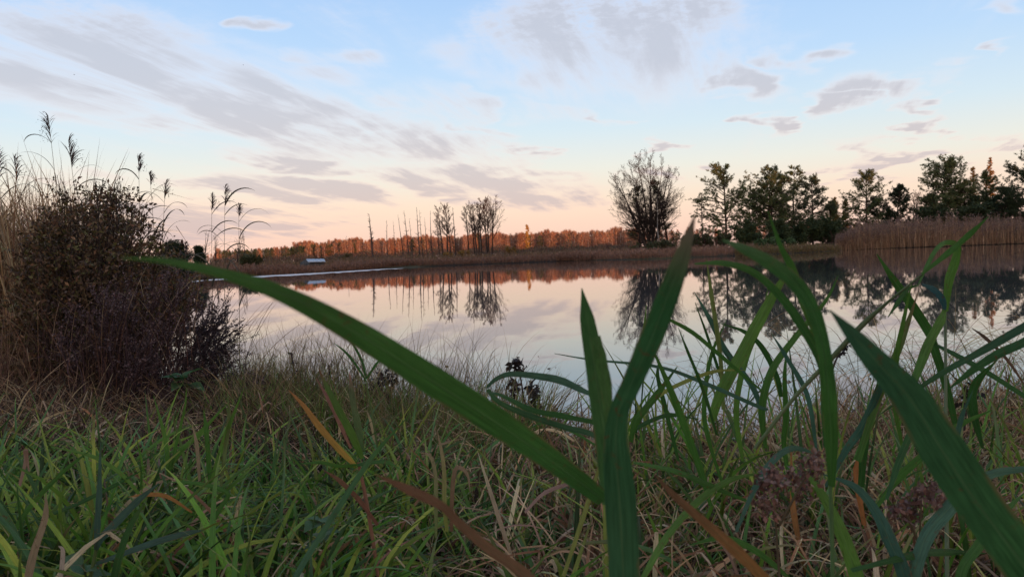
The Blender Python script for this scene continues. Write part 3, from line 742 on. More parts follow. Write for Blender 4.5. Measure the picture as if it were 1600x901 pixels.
def scatter_far(xa, xb, n, D0, D1, hpx, lk):
    for _ in range(n):
        x = rs.uniform(xa, xb); D = rs.uniform(D0, D1); b = base_at(x, D); s = (hpx / FPX * D) / 18.0 * rs.uniform(.84, 1.02) * (1 + .05 * math.sin(x * .06) + .05 * math.sin(x * .17 + 1))
        k = 4 if rs.rand() < lk else [0, 1, 2, 3, 5][rs.randint(5)]; a = rs.rand() * 6.28; ca, sa = math.cos(a) * s, math.sin(a) * s
        for gg in (protos[k][3], protos[k][4]):
            V = np.concatenate(gg.V); V2 = np.c_[V[:, 0] * ca - V[:, 1] * sa, V[:, 0] * sa + V[:, 1] * ca, V[:, 2] * s] + b
            for q, isq in ((gg.Q, 1), (gg.Tr, 0)):
                if q: geo.add(V2, np.concatenate(q), np.concatenate(gg.C))
scatter_far(340, 470, 160, 600, 690, 27, .8); scatter_far(460, 1000, 800, 605, 690, 34.5, .12)
scatter_far(1000, 1750, 300, 560, 640, 31, .2)
scatter_far(-200, 366, 160, 560, 640, 20, .5)
o = link('distant_forest', geo.mesh('distant_forest', MAT['needle'])); tag(o, 'mass of rusty trees filling the distant forest behind its front row', 'forest', kind='stuff')
# lower thicket of dull twiggy shrubs before the forest foot
geo = Geo(); n = 26000
x = rs.uniform(330, 1000, n); D = rs.uniform(470, 575, n); cl = .5 + .5 * np.sin(x * .09) * np.sin(x * .031 + 2)
zt = rs.rand(n) ** .8 * (3.5 + 5.0 * cl); bx = (x - 800) / FPX * D
c = np.c_[bx, D, .8 + zt]
tris_at(geo, c, rs.uniform(.7, 1.8, n), .3, pick([(.12, .075, .06), (.16, .09, .06), (.08, .06, .05), (.07, .075, .04)], n, .3), nrmz(np.array([0, 0, 1.]) + rs.normal(0, .4, (n, 3))))
o = link('undergrowth', geo.mesh('undergrowth', MAT['needle'])); tag(o, 'dull brown thicket at the foot of the distant forest', 'undergrowth', kind='stuff')
# the golden birch
b = base_at(826, 545); H = top_h(825, 353, 545) - b[2]; root = thing('birch_tree', 'single golden birch taller than the distant forest, glowing in the sun', 'tree', b)
S = [Segs() for _ in range(3)]
branch(S, np.array([0, 0, -.2]), np.array([0, 0, 1.]), H, .32, 0, 2, dict(steps=[9, 4, 3], kids=[46, 5], ratio=[.16, .5], ang=[.6, .6], up=[.02, .1, .05], wob=[.02, .12, .15], start=[.12, .2], rmin=.05))
link('trunk', segs_geo(S, [(.6, .5, .4)], 4, [0]).mesh('trunk', MAT['bark']), root); g_ = segs_geo(S, [(.3, .2, .1)], 3, [1, 2])
pts = np.concatenate([np.array(S[1].b), np.array(S[2].b)]); k = rs.randint(len(pts), size=1300)
tris_at(g_, pts[k] + rs.normal(0, .35, (1300, 3)), rs.uniform(.4, .9, 1300), .6, pick([(.48, .27, .05), (.40, .2, .05)], 1300)); tag(link('crown', g_.mesh('crown', MAT['needle']), root), kind='stuff')
# far left: hazy bare trees and the dark bush at the shore
for (x, t, lb) in ((322, 352, 'thin bare tree far left behind the tall reeds'), (336, 362, 'second thin bare tree far left, shorter'), (372, 350, 'two-stemmed thin bare tree on the far left shore'), (380, 362, 'low bare tree touching the dark shore bush')):
    bare_tree(x, t, 150, lb, stems=2, fan=.2, dens=.55, spread=.2)
shrub(386, 393, 88, 'dark olive bush hanging over the far left shore', 13, [(.05, .06, .025), (.07, .07, .03)], name='willow_bush', n=1500, leaf=.2)
pine(276, 380, 60, 'dark conifer at the far left shore behind the shrub', 20, low=.05, nl=40, pal=[(.03, .045, .022)])
pine(312, 385, 75, 'small dark conifer between the shrub and the tall reeds, far left', 5, low=.05, nl=24, pal=[(.03, .045, .022)])
for (x, t, lb) in ((548, 394, 'low dark bush in the gap of the far reed bed below the short dead tree'), (700, 392, 'low yellowish bush at the foot of the alders, left'), (726, 391, 'low yellowish bush at the foot of the alder clump'), (800, 382, 'low orange bush right of the alder clump')):
    shrub(x, t, 175, lb, 10, [(.07, .06, .03), (.12, .09, .03)] if x < 600 else [(.28, .16, .04), (.2, .12, .04)], name='bush', n=500, leaf=.25)

# ---- shed with a pale tin roof on the far bank
D = 96; b = base_at(487, D)
root = thing('shed', 'low shed with pale blue-grey tin roof and dark open gable behind the far reeds', 'shed', b)
def mesh_of(V, F, mat, name, parent): return link(name, make_mesh(name, np.array(V, float) - b, np.array(F), None, None, mat), parent)
R1, R2, E1, E2 = P(478, 404.6, 97.2), P(506, 404.3, 97.6), P(482, 409.4, 95), P(508.5, 408.6, 95.4)
B1 = R1 + (R1 - E1) * np.array([1, 1, -1]) + np.array([-.75, .6, 0]); B2 = R2 + (B1 - R1)
def sheet_slab(a, b_, c, d, mat, name, th=.045):
    V = [a, b_, c, d] + [q - np.array([0, 0, th]) for q in (a, b_, c, d)]
    return mesh_of(V, [(0, 1, 2, 3), (7, 6, 5, 4), (0, 4, 5, 1), (1, 5, 6, 2), (2, 6, 7, 3), (3, 7, 4, 0)], mat, name, root)
for k in range(9):
    u0, u1 = k / 9, (k + 1.12) / 9; lift = np.array([0, 0, .018 * (k % 2)])
    sheet_slab(E1 + (E2 - E1) * u0 + lift, E1 + (E2 - E1) * u1 + lift, R1 + (R2 - R1) * u1 + lift, R1 + (R2 - R1) * u0 + lift, MAT['tin'], 'roof_panel')
dn = np.array([0, 0, .03]); sheet_slab(B1 - dn, B2 - dn, R2 - dn, R1 - dn, MAT['planks'], 'rear_roof')
inn = np.array([.12, 0, -.06])
def down(q, z=-.1): return np.array([q[0], q[1], b[2] + z])
e1, r1, b1, e2 = E1 + inn + (0, .15, 0), R1 + inn, B1 + inn - (0, .15, 0), E2 - (.15, -.15, .06)
for k in range(6):                       # gable planks, each its own board
    u0, u1 = k / 6, (k + .94) / 6; p0, p1 = e1 + (b1 - e1) * u0, e1 + (b1 - e1) * u1
    h0, h1 = [np.interp(u, [0, .5, 1], [e1[2], r1[2], b1[2]]) for u in (u0, u1)]
    V = [down(p0), down(p1), np.array([p1[0], p1[1], h1]), np.array([p0[0], p0[1], h0])]; V += [v + (.05, 0, 0) for v in V]
    mesh_of(V, [(0, 1, 2, 3), (7, 6, 5, 4), (0, 4, 5, 1), (1, 5, 6, 2), (2, 6, 7, 3), (3, 7, 4, 0)], MAT['planks'], 'gable_plank', root)
V = [down(e1), down(e2), e2, e1]; V += [v + (0, .05, 0) for v in V]
mesh_of(V, [(0, 1, 2, 3), (7, 6, 5, 4), (0, 4, 5, 1), (1, 5, 6, 2), (2, 6, 7, 3), (3, 7, 4, 0)], MAT['planks'], 'front_wall', root)

# ------------------------------------------------------------------ far reed beds and shore sedge
def reed_bed(name, label, pts, depth, n, h0, h1, pal, plume=.5, w=.02):
    """stems with a few leaves and feathery tops along a shore polyline (px, D)"""
    pts = np.array(pts, float); t = rs.rand(n) * (len(pts) - 1); i = t.astype(int); f = t - i
    px = pts[i, 0] * (1 - f) + pts[i + 1, 0] * f; D = pts[i, 1] * (1 - f) + pts[i + 1, 1] * f + rs.rand(n) ** 1.3 * depth
    X = (px - 800) / FPX * D; Y = D; Z = np.maximum(ground_z(X, Y), -.1); h = rs.uniform(h0, h1, n) * (1 + .05 * np.sin(px * .113 + D) + .04 * np.sin(px * .37 + D * 1.7) + .07 * np.sin(px * .021 + 2)) * rs.choice([1, 1, .90, 1.18, .75, .6], n) * (1 + plume * .16 * np.sin(px * .83 + 3 * np.sin(px * .19)) * np.sin(px * .047 + 1)) * np.interp(px, [455, 463, 515, 525], [1, .6, .6, 1]) * (np.interp(px, [1300, 1312, 1345], [.35, .6, 1]) if plume > 1 else 1)
    b = np.c_[X, Y, Z]; geo = Geo()
    grass(geo, b, rs.rand(n) * 6.28, h, np.full(n, w), np.abs(rs.normal(0, .07, n)), rs.uniform(0, .25, n), pick(pal, n, .3), pick(pal, n, .3), K=4, twist=1.5)
    m = int(n * 1.2); k = rs.randint(n, size=m); bb = b[k] + np.c_[np.zeros(m), np.zeros(m), h[k] * rs.uniform(.25, .85, m)]
    grass(geo, bb, rs.rand(m) * 6.28, rs.uniform(.25, .55, m), np.full(m, w * 1.3), rs.uniform(.3, .8, m), rs.uniform(.4, 1.5, m), pick(pal, m, .3), pick(pal, m, .3), K=4, twist=.8)
    m = int(n * plume)
    if m:
        k = rs.randint(n, size=m * 3); tp = b[k] + np.c_[rs.normal(0, .08, m * 3), rs.normal(0, .08, m * 3), h[k] * .97 - rs.uniform(0, .25, m * 3)]
        tris_at(geo, tp, rs.uniform(.10, .24, m * 3), .45, pick([(.22, .14, .11), (.18, .11, .09), (.26, .18, .14)], m * 3, .2), nrmz(rs.normal(0, .5, (m * 3, 3)) + np.array([.3, 0, 1.])))
    o = link(name, geo.mesh(name, MAT['dry'])); tag(o, label, 'reeds', kind='stuff'); return o
RB = [(.46, .28, .165), (.36, .21, .125), (.55, .36, .22), (.22, .13, .085)]
reed_bed('reed_bed', 'tall tan reed bed along the far right shore', [(1308, 107.5), (1340, 107), (1400, 106.5), (1500, 105), (1600, 103), (1720, 100)], 9, 15000, 2.3, 3.5, RB, 1.2, .03)
reed_bed('reed_bed', 'low dark brown reed belt along the far left and middle shore', [(300, 66), (330, 69.2), (420, 72.5), (500, 77.5), (560, 87), (610, 97), (640, 102.5), (740, 104.2), (870, 104.2), (905, 103.2), (935, 100)], 6, 17000, .5, .95, [(.22, .115, .075), (.17, .09, .06), (.27, .15, .095)], .2, .03)
reed_bed('sedge_bank', 'reddish brown sedge on the low bank before the far grove', [(895, 103.5), (930, 100), (950, 96), (985, 88.5), (1010, 87), (1060, 86.2), (1120, 87), (1180, 89)], 14, 7000, .5, 1.1, [(.27, .14, .09), (.21, .11, .075), (.33, .19, .12)], .2, .03)
reed_bed('sedge_bank', 'yellow-green mossy sedge before the evergreen bushes of the far grove', [(1150, 87.3), (1180, 88.4), (1240, 91.6), (1280, 95.5), (1315, 104)], 12, 5500, .35, .95, [(.17, .13, .05), (.13, .11, .045), (.22, .13, .07)], .1, .03)
reed_bed('meadow_grass', 'dull grass and dead herbs of the meadow behind the far shore', [(330, 95), (500, 104), (640, 112), (900, 112), (1000, 110)], 70, 9000, .6, 1.3, [(.17, .10, .07), (.12, .085, .055), (.2, .13, .06)], .1, .05)

# ------------------------------------------------------------------ near bank: left shrub, weeds and tall reeds
def sil(px, xs, ys): return np.interp(px, xs, ys)
def gpt(px, D):
    d = ray(px, horizon_y(px)); d = d / (d @ FWD) * D; return np.array([d[0], d[1], float(ground_z(d[0], d[1]))])
def bez(a, b, c, n): t = np.linspace(0, 1, n)[:, None]; return (1 - t) ** 2 * a + 2 * t * (1 - t) * b + t ** 2 * c
def filled_shrub(name, label, cat, region, n, D0, D1, basex, leafpal, leafsize, nleaf, twigcol, part='foliage', bud=False, lean=0.0):
    xs, tops, bots = region; base = gpt(basex[0] * .5 + basex[1] * .5, (D0 + D1) / 2)
    root = thing(name, label, cat, base); gs, gl = Geo(), Geo()
    wgt = np.maximum(np.interp(np.linspace(xs[0], xs[-1], 60), xs, bots) - np.interp(np.linspace(xs[0], xs[-1], 60), xs, tops), 1); cdf = np.cumsum(wgt) / wgt.sum()
    for k in range(n):
        px = np.interp(rs.rand(), cdf, np.linspace(xs[0], xs[-1], 60)); u = rs.rand() ** 1.15
        py = np.interp(px, xs, tops) * (1 - u) + np.interp(px, xs, bots) * u; D = rs.uniform(D0, D1)
        tgt = P(px, py, D); bp = gpt(np.clip(basex[0] + (px - xs[0]) / (xs[-1] - xs[0]) * (basex[1] - basex[0]) + rs.normal(0, 12), basex[0], basex[1]), np.clip(D + rs.normal(0, .2), D0, D1))
        mid = bp * .5 + tgt * .5 + np.array([(bp[0] - tgt[0]) * .35, 0, .12]) + rs.normal(0, .05, 3)
        pts = bez(bp, mid, tgt, 9) + rs.normal(0, .008, (9, 3)); rr = np.linspace(.005, .0016, 9)
        tubes(gs, pts[:-1] - base, pts[1:] - base, rr[:-1], rr[1:], twigcol, 4)
        dd = nrmz(pts[-1] - pts[-3]); ntw = 7
        for _ in range(ntw):
            t = rs.uniform(.55, 1.0); q = pts[int(t * 8)]; td = nrmz(dd * (1.0 if bud else .6) + rnd_unit() * .7 + np.array([0, 0, .25])); l2 = rs.uniform(.06, .20)
            q2 = q + td * l2 * .5 + rs.normal(0, .008, 3); q3 = q2 + nrmz(td + rnd_unit() * .35) * l2 * .5
            tubes(gs, np.array([q, q2]) - base, np.array([q2, q3]) - base, [.0016, .0012], [.0012, .0008], twigcol, 3)
            m = nleaf; tt = rs.uniform(.1, 1.05, m)[:, None]; c = np.where(tt < .5, q + (q2 - q) * tt * 2, q2 + (q3 - q2) * (tt - .5) * 2) + rs.normal(0, .004 if bud else .010, (m, 3))
            ld = nrmz(td + rs.normal(0, .8, (m, 3)) - np.array([0, 0, .1 if bud else .35])); sz = rs.uniform(.5, 1.3, m) * leafsize
            leaves_at(gl, c - base, ld, sz, .8 if bud else .5, pick(leafpal, m, .35))
    tag(link('stems', gs.mesh('stems', MAT['bark']), root), kind='stuff'); tag(link(part, gl.mesh(part, MAT['bushleaf']), root), kind='stuff')
    return root
BL = [(.12, .066, .036), (.16, .092, .048), (.075, .046, .028), (.13, .11, .035), (.22, .12, .06), (.10, .075, .03)]
filled_shrub('leafy_shrub', 'dark brown small-leaved shrub filling the left bank in front of the dry reeds', 'shrub',
             ([10, 50, 95, 145, 185, 215, 245, 275, 300, 325], [400, 345, 296, 272, 276, 308, 342, 375, 405, 440], [600, 610, 620, 620, 600, 580, 560, 540, 520, 490]),
             400, 4.3, 5.7, (60, 235), BL, .030, 16, (.05, .035, .028))
# the highest shoot of the shrub
filled_shrub('leafy_shrub', 'single high shoot of brown leaves rising from the shrub top on the left', 'shrub', ([88, 94, 102], [268, 262, 272], [400, 400, 400]), 14, 4.6, 4.8, (110, 130), BL, .024, 12, (.05, .035, .028))
filled_shrub('leafy_shrub', 'short leafy twig tip poking up into the sky right of the shrub top', 'shrub', ([165, 178, 192], [276, 270, 266], [330, 330, 330]), 12, 4.7, 5.0, (150, 170), BL, .022, 9, (.05, .035, .028))
MG = [(.14, .085, .08), (.10, .062, .062), (.18, .115, .10), (.075, .05, .048)]
filled_shrub('mugwort', 'purplish brown mugwort with withered bud spikes between shrub and water', 'weed',
             ([90, 160, 230, 290, 330, 350], [450, 430, 420, 415, 440, 480], [640, 640, 640, 620, 600, 600]), 105, 3.8, 4.5, (110, 275), MG, .011, 22, (.06, .035, .035), 'buds', True)
filled_shrub('mugwort', 'arching dark mugwort spray reaching farthest right over the water', 'weed', ([330, 352, 366, 380], [500, 462, 490, 512], [600, 580, 560, 545]), 34, 3.8, 4.1, (262, 300), [(.04, .028, .03), (.055, .038, .04)], .011, 22, (.04, .028, .03), 'buds', True)
filled_shrub('mugwort', 'low dry weed tangle at the water edge below the arching mugwort spray', 'weed', ([300, 360, 420], [560, 575, 590], [650, 650, 650]), 30, 3.6, 4.1, (290, 400), MG, .010, 16, (.05, .035, .03), 'buds', True)

def tall_reed(pxt, pyt, pxb, D, label, nl=7, sgn=1, plume=.22, col=(.10, .085, .055), long_=.40):
    b = gpt(pxb, D); b[2] = max(b[2], -.05); tp = P(pxt, pyt, D)
    root = thing('common_reed', label, 'reed', b, 0, 'tall reeds on the left bank')
    mid = (b + tp) / 2 + np.array([(b[0] - tp[0]) * .25 + rs.normal(0, .02), 0, 0]); pts = bez(b, mid, tp, 20) - b
    g_ = Geo(); path_tube(g_, pts, np.linspace(.0038, .0012, 20), np.array((.20, .16, .10)), 6); link('stem', g_.mesh('stem', MAT['bark'], True), root)
    H = np.linalg.norm(tp - b)
    for k in range(nl):
        t = np.interp(k, [0, nl - 1], [.42, 1 - plume * .9 / H]); q = pts[int(t * 19)]; s_ = sgn if rs.rand() < .82 else -sgn
        g_ = Geo(); az1 = (0 if s_ > 0 else math.pi) + rs.normal(0, .5); Ln = rs.uniform(.6, 1.1) * long_
        grass(g_, q[None], np.array([az1]), np.array([Ln]), np.array([rs.uniform(.010, .018)]), np.array([rs.uniform(.3, .75)]), np.array([rs.uniform(1.5, 2.7)]), np.array([col]) * rs.uniform(.7, 1.3), np.array([(.14, .11, .07)]), K=12, twist=.5, tipstart=.4, fold=.3)
        link('leaf', g_.mesh('leaf', MAT['grass'], True), root)
    g_ = Geo(); m = 38; t = rs.uniform(0, 1, m); axis = pts[-1] - nrmz(pts[-1] - pts[-4]) * plume * (1 - t)[:, None]
    ln_ = plume * np.interp(t, [0, .3, 1], [.55, .62, .30]) * rs.uniform(.6, 1.2, m)
    grass(g_, axis, np.where(rs.rand(m) < .8, 0 if sgn > 0 else math.pi, rs.rand(m) * 6.28) + rs.normal(0, .6, m), ln_, rs.uniform(.004, .008, m), rs.uniform(.2, .6, m), rs.uniform(.4, 1.5, m), pick([(.10, .075, .075), (.13, .10, .09)], m), pick([(.14, .11, .10)], m), K=5, twist=1.0)
    m2 = 70; k = rs.randint(m, size=m2); c = axis[k] + np.c_[sgn * ln_[k] * rs.uniform(.1, .8, m2), rs.normal(0, .012, m2), ln_[k] * rs.uniform(-.1, .55, m2)]
    tris_at(g_, c, rs.uniform(.008, .018, m2), .4, pick([(.10, .075, .075), (.15, .11, .10)], m2))
    tag(link('seed_head', g_.mesh('seed_head', MAT['dry']), root), kind='stuff')
for (xt, yt, xb, D, sg, nl, pl, lb) in [(75, 180, 100, 6.2, -1, 8, .24, 'tallest reed with drooping plume, highest above the shrub on the left'), (107, 220, 135, 6.2, 1, 7, .24, 'second tallest reed, its feathery plume right beside the tallest one'),
      (22, 246, 45, 6.4, 1, 6, .20, 'reed with a thin combed plume near the left edge above the dry reeds'), (-6, 236, 14, 6.0, 1, 6, .22, 'reed cut by the left edge of the photo'),
      (217, 244, 222, 6.6, 1, 6, .15, 'first reed right of the shrub top, with a small curled plume'), (234, 270, 246, 6.7, 1, 6, .12, 'lower reed just right of the small curled plume'),
      (259, 284, 240, 6.5, 1, 9, .16, 'reed with long leaves streaming right, above the shrub shoulder'), (331, 306, 326, 7.0, 1, 7, .15, 'left reed of the trio standing over the far left shore'),
      (352, 291, 346, 7.0, 1, 9, .17, 'tallest reed of the trio over the far left shore, leaves hanging right'), (373, 320, 366, 7.1, 1, 6, .12, 'right and shortest reed of the trio over the far left shore')]:
    tall_reed(xt, yt, xb, D, lb, nl, sg, pl)
for (xt, yt, xb, D) in [(232, 350, 228, 6.4), (205, 320, 200, 6.5), (290, 380, 282, 7.0)]:
    tall_reed(xt, yt, xb, D, {232: 'dark low reed bundle leaning from the shrub shoulder', 205: 'short reed half hidden by the shrub top', 290: 'short reed low at the right end of the shrub'}[xt], 8, 1, .1, (.05, .04, .03), .4)

def mass(name, label, pxr, Dr, n, Lr, wr, t0, bend, pal, tips, mat='grass', K=7, kink=.0, twist=.6, fold=0.0, tipstart=.55, azm=None, zoff=0.0, dens=None, shore=None, tuft=0, tr=.03):
    n2 = int(n * 1.6); D = np.sqrt(rs.uniform(Dr[0] ** 2, Dr[1] ** 2, n2)); px = rs.uniform(pxr[0], pxr[1], n2)
    X = (px - 800) / FPX * D; d = lake_sd(X, D); ok = d > (-.03 if shore is None else shore[0])
    ok &= rs.rand(n2) < np.interp(px, [810, 870, 1180, 1330], [1, 0, 0, 1]) + (D < 2.85) + (.12 if wr[1] < .0045 else .0)
    if mat == 'dry' and Dr[0] < 1.2: ok &= (px > 620) | (D > 2.1) | (rs.rand(n2) < .3)
    if shore: ok &= d < shore[1]
    if dens: 
        f = .5 + .5 * np.sin(X * 5.1 + 1.3 * np.sin(D * 4)) * np.cos(D * 3.7 + 1.1 * np.sin(X * 3)); ok &= rs.rand(n2) < f ** dens
    X, D = X[ok][:n], D[ok][:n]; n = len(X); taz = None
    if tuft:
        m_ = max(1, n // tuft); k = rs.randint(m_, size=n); off = rs.normal(0, tr, (n, 2)); X, D = X[k] + off[:, 0], D[k] + off[:, 1]; taz = np.arctan2(off[:, 1], off[:, 0]) + rs.normal(0, .5, n)
    b = np.c_[X, D, ground_z(X, D) - .01 + zoff * rs.rand(n)]; g_ = Geo()
    az1 = taz if (taz is not None and azm is None) else rs.rand(n) * 6.283 if azm is None else rs.normal(azm, .8, n)
    grass(g_, b, az1, rs.uniform(*Lr, n), rs.uniform(*wr, n), np.abs(rs.normal(t0[0], t0[1], n)), rs.uniform(bend[0], bend[1], n), pick(pal, n, .45), pick(tips, n, .35), K=K, twist=twist, kink=kink, fold=fold, tipstart=tipstart)
    o = link(name, g_.mesh(name, MAT[mat], False)); tag(o, label, 'grass', kind='stuff'); return o
DR = [(.47, .31, .16), (.34, .20, .105), (.26, .13, .07), (.56, .42, .24), (.13, .075, .045)]
GR = [(.12, .25, .028), (.085, .19, .026), (.19, .28, .038), (.09, .19, .055), (.28, .32, .05), (.035, .075, .014)]
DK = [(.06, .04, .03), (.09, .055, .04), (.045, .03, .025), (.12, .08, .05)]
OL = [(.11, .105, .03), (.145, .11, .04), (.085, .095, .025), (.19, .13, .055)]
mass('dry_reeds', 'thick dry brown reeds at the left edge behind the shrub', (-260, 150), (5.6, 8.6), 5200, (1.15, 1.95), (.006, .014), (.10, .10), (.05, 1.2), DR, DR, 'dry', kink=.4)
mass('dry_reeds', 'dull brown reeds along the left bank behind the shrub', (-500, 262), (11, 38), 6500, (1.0, 1.55), (.012, .022), (.08, .08), (.05, .7), DR, DR, 'dry', K=5, kink=.3)
mass('dry_weeds', 'tall thin reddish brown dead stalks standing in and before the left shrub', (-120, 330), (3.9, 5.2), 1000, (.45, 1.05), (.002, .0045), (.18, .16), (.1, 1.6), [(.17, .09, .06), (.12, .065, .045), (.24, .14, .09), (.09, .05, .04)], DR, 'dry', K=9, kink=.3, tuft=8, tr=.06)
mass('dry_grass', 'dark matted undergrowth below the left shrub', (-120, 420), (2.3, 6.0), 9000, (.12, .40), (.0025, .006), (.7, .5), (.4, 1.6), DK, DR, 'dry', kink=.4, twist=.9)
mass('dry_grass', 'brown and straw coloured dead grass matted on the near bank', (-120, 1750), (.9, 4.9), 15000, (.14, .36), (.0025, .0065), (.75, .45), (.4, 1.8), DR + DK, DR, 'dry', kink=.35, twist=1.0, dens=.5, tuft=10, tr=.05)
mass('sedge', 'fine olive sedge in tufts along the near water edge', (330, 830), (2.4, 5.2), 5200, (.20, .44), (.002, .0042), (.28, .22), (.3, 1.4), OL + GR[:2], OL + DR, 'grass', twist=.8, shore=(-.12, 1.1), tuft=26, tr=.05)
mass('sedge', 'short fine sedge along the near water edge right of centre', (830, 1750), (2.2, 5.0), 4200, (.10, .25), (.002, .004), (.35, .25), (.3, 1.4), OL + GR[:2], OL + DR, 'grass', twist=.8, shore=(-.08, 1.3))
mass('sedge', 'thin sedge stalks standing against the water, left of centre', (370, 800), (3.5, 4.8), 1100, (.38, .66), (.0018, .003), (.18, .16), (.2, 1.6), OL + DK, DR, 'grass', K=10, shore=(-.15, .6))
mass('sedge', 'long arching sedge straws over the water on the right', (1080, 1750), (2.6, 4.2), 700, (.45, .85), (.0018, .0032), (.28, .2), (1.0, 2.3), OL + DR, DR, 'dry', K=12, shore=(-.1, .9))
mass('sedge', 'bent straw-coloured sedge tufts lying to the right of centre', (1150, 1700), (2.1, 3.5), 1500, (.22, .42), (.002, .004), (.7, .3), (.6, 1.5), DR, DR, 'dry', K=9, azm=.2)
mass('green_grass', 'lush green grass on the near bank at lower left', (-150, 660), (.95, 2.25), 1900, (.24, .46), (.006, .012), (.6, .3), (.5, 1.6), GR, GR + OL, 'leaf', K=10, kink=.12, fold=.25, tipstart=.75, tuft=16, tr=.032)
mass('green_grass', 'scattered green grass blades at lower centre and right', (600, 1750), (.9, 2.2), 900, (.20, .40), (.006, .011), (.6, .35), (.4, 1.6), GR, OL + DR, 'leaf', K=9, kink=.15, fold=.25, tipstart=.6, tuft=11, tr=.028)
mass('green_grass', 'thin green grass rising between the dead grass of the bank', (-100, 1050), (1.6, 3.4), 1300, (.14, .34), (.003, .006), (.35, .3), (.3, 1.3), GR + OL, OL, 'grass', kink=.1, tuft=9, tr=.03)
mass('dry_grass', 'pale fallen leaves and broad dead blades lying over the grass', (-100, 1750), (.95, 3.0), 900, (.10, .26), (.006, .011), (.9, .4), (.3, 2.0), DR[:1] + DR[3:4] + [(.30, .14, .06)], DR, 'leaf', K=8, kink=.5, fold=.35, zoff=.16)
RD = [(.27, .13, .07), (.20, .10, .06), (.33, .19, .10), (.13, .07, .045), (.40, .28, .16)]
mass('dry_grass', 'reddish brown tangle of curled dead grass at the right of the near bank', (840, 1750), (.95, 3.2), 5200, (.16, .40), (.003, .007), (.7, .4), (.8, 3.0), RD, DR, 'dry', K=11, kink=.25, twist=.9, tuft=9, tr=.05)
mass('dry_grass', 'pale curled straw blades standing out of the bank left of centre', (100, 1000), (1.3, 3.4), 1500, (.18, .38), (.0035, .0065), (.5, .35), (1.4, 3.4), [(.42, .30, .18), (.34, .22, .14), (.26, .13, .09)], DR, 'dry', K=12, kink=.2, twist=.7, tuft=6, tr=.04)
mass('dry_grass', 'dead stalks coloured almost black to deepen the shade under the shrub and weeds', (-120, 560), (2.2, 4.4), 4200, (.14, .36), (.003, .006), (.5, .4), (.3, 2.0), [(.035, .022, .016), (.05, .03, .022), (.025, .018, .014)], DK, 'dry', K=8, kink=.35, twist=.9, tuft=14, tr=.06)  # near-black stalk colours darken this zone beyond its own shade
mass('reed_grass', 'upright green reed grass thicket at the right in front of the water', (960, 1750), (1.25, 2.6), 270, (.34, .58), (.005, .011), (.28, .2), (.1, 1.3), GR, GR + OL + DR[:1], 'leaf', K=12, fold=.3, twist=.4)
mass('reed_grass', 'a few upright green reed grass blades on the left bank', (230, 660), (1.6, 2.6), 26, (.28, .45), (.008, .012), (.25, .15), (.1, .6), GR, OL, 'leaf', K=12, fold=.3, twist=.4)

# ------------------------------------------------------------------ near blades that can be told apart
G1, G2, GD, GB, GY = (.060, .150, .024), (.10, .20, .03), (.036, .10, .020), (.065, .14, .08), (.22, .23, .045)
ORG, BRN, STR, RED = (.34, .15, .04), (.17, .085, .045), (.30, .21, .12), (.20, .08, .05)
def blade(root, pts, wd, D, c0, c1=None, tw=.35, name='leaf', label=None, tip=None, fold=.22, n=30):
    """one folded leaf through photograph pixels; D depth at its start and end (or per point)"""
    b = np.array(root.location); m = len(pts); D = np.interp(np.linspace(0, 1, m), np.linspace(0, 1, len(D)), D) if len(D) != m else D
    W = np.array([P(x, y, d) for (x, y), d in zip(pts, D)]); c = catmull(W, n); wpx = np.interp(np.linspace(0, 1, n), np.linspace(0, 1, len(wd)), wd)
    dist = (c - CAM) @ FWD; half = wpx * dist / FPX * .5 * .76 * (1 + .05 * np.sin(np.linspace(0, rs.uniform(9, 22), n) + rs.rand() * 6))
    tan = nrmz(np.gradient(c, axis=0)); vd = nrmz(c - CAM); s_ = nrmz(np.cross(tan, vd)); up = np.cross(s_, tan)
    a = tw * np.cos(np.linspace(0, 2.2, n))[:, None]; s2 = s_ * np.cos(a) + up * np.sin(a); half = half / np.cos(a[:, 0])
    c1 = c0 if c1 is None else c1; t = np.linspace(0, 1, n)[:, None]; col = np.array(c0) * (1 - t) + np.array(c1) * t
    if tip is not None: f = np.clip((t - .78) / .2, 0, 1); col = col * (1 - f) + np.array(tip) * f
    g_ = Geo(); ribbons(g_, (c - b)[None], s2[None], np.maximum(half, 1e-4)[None], col[None], fold)
    o = link(name, g_.mesh(name, MAT['leaf'], True), root)
    if label: o['label'] = label
    return o
def stem(root, pts, wd, D, col=(.10, .14, .05), name='stem', n=24):
    b = np.array(root.location); m = len(pts); D = np.interp(np.linspace(0, 1, m), np.linspace(0, 1, len(D)), D)
    c = catmull(np.array([P(x, y, d) for (x, y), d in zip(pts, D)]), n); dist = (c - CAM) @ FWD; w_ = np.interp(np.linspace(0, 1, n), np.linspace(0, 1, len(wd)), wd) * dist / FPX * .5
    g_ = Geo(); path_tube(g_, c - b, w_, np.array(col), 8); return link(name, g_.mesh(name, MAT['bark'], True), root)
def plant(name, label, cat, px, D, group=None): return thing(name, label, cat, gpt(px, D), 0, group)

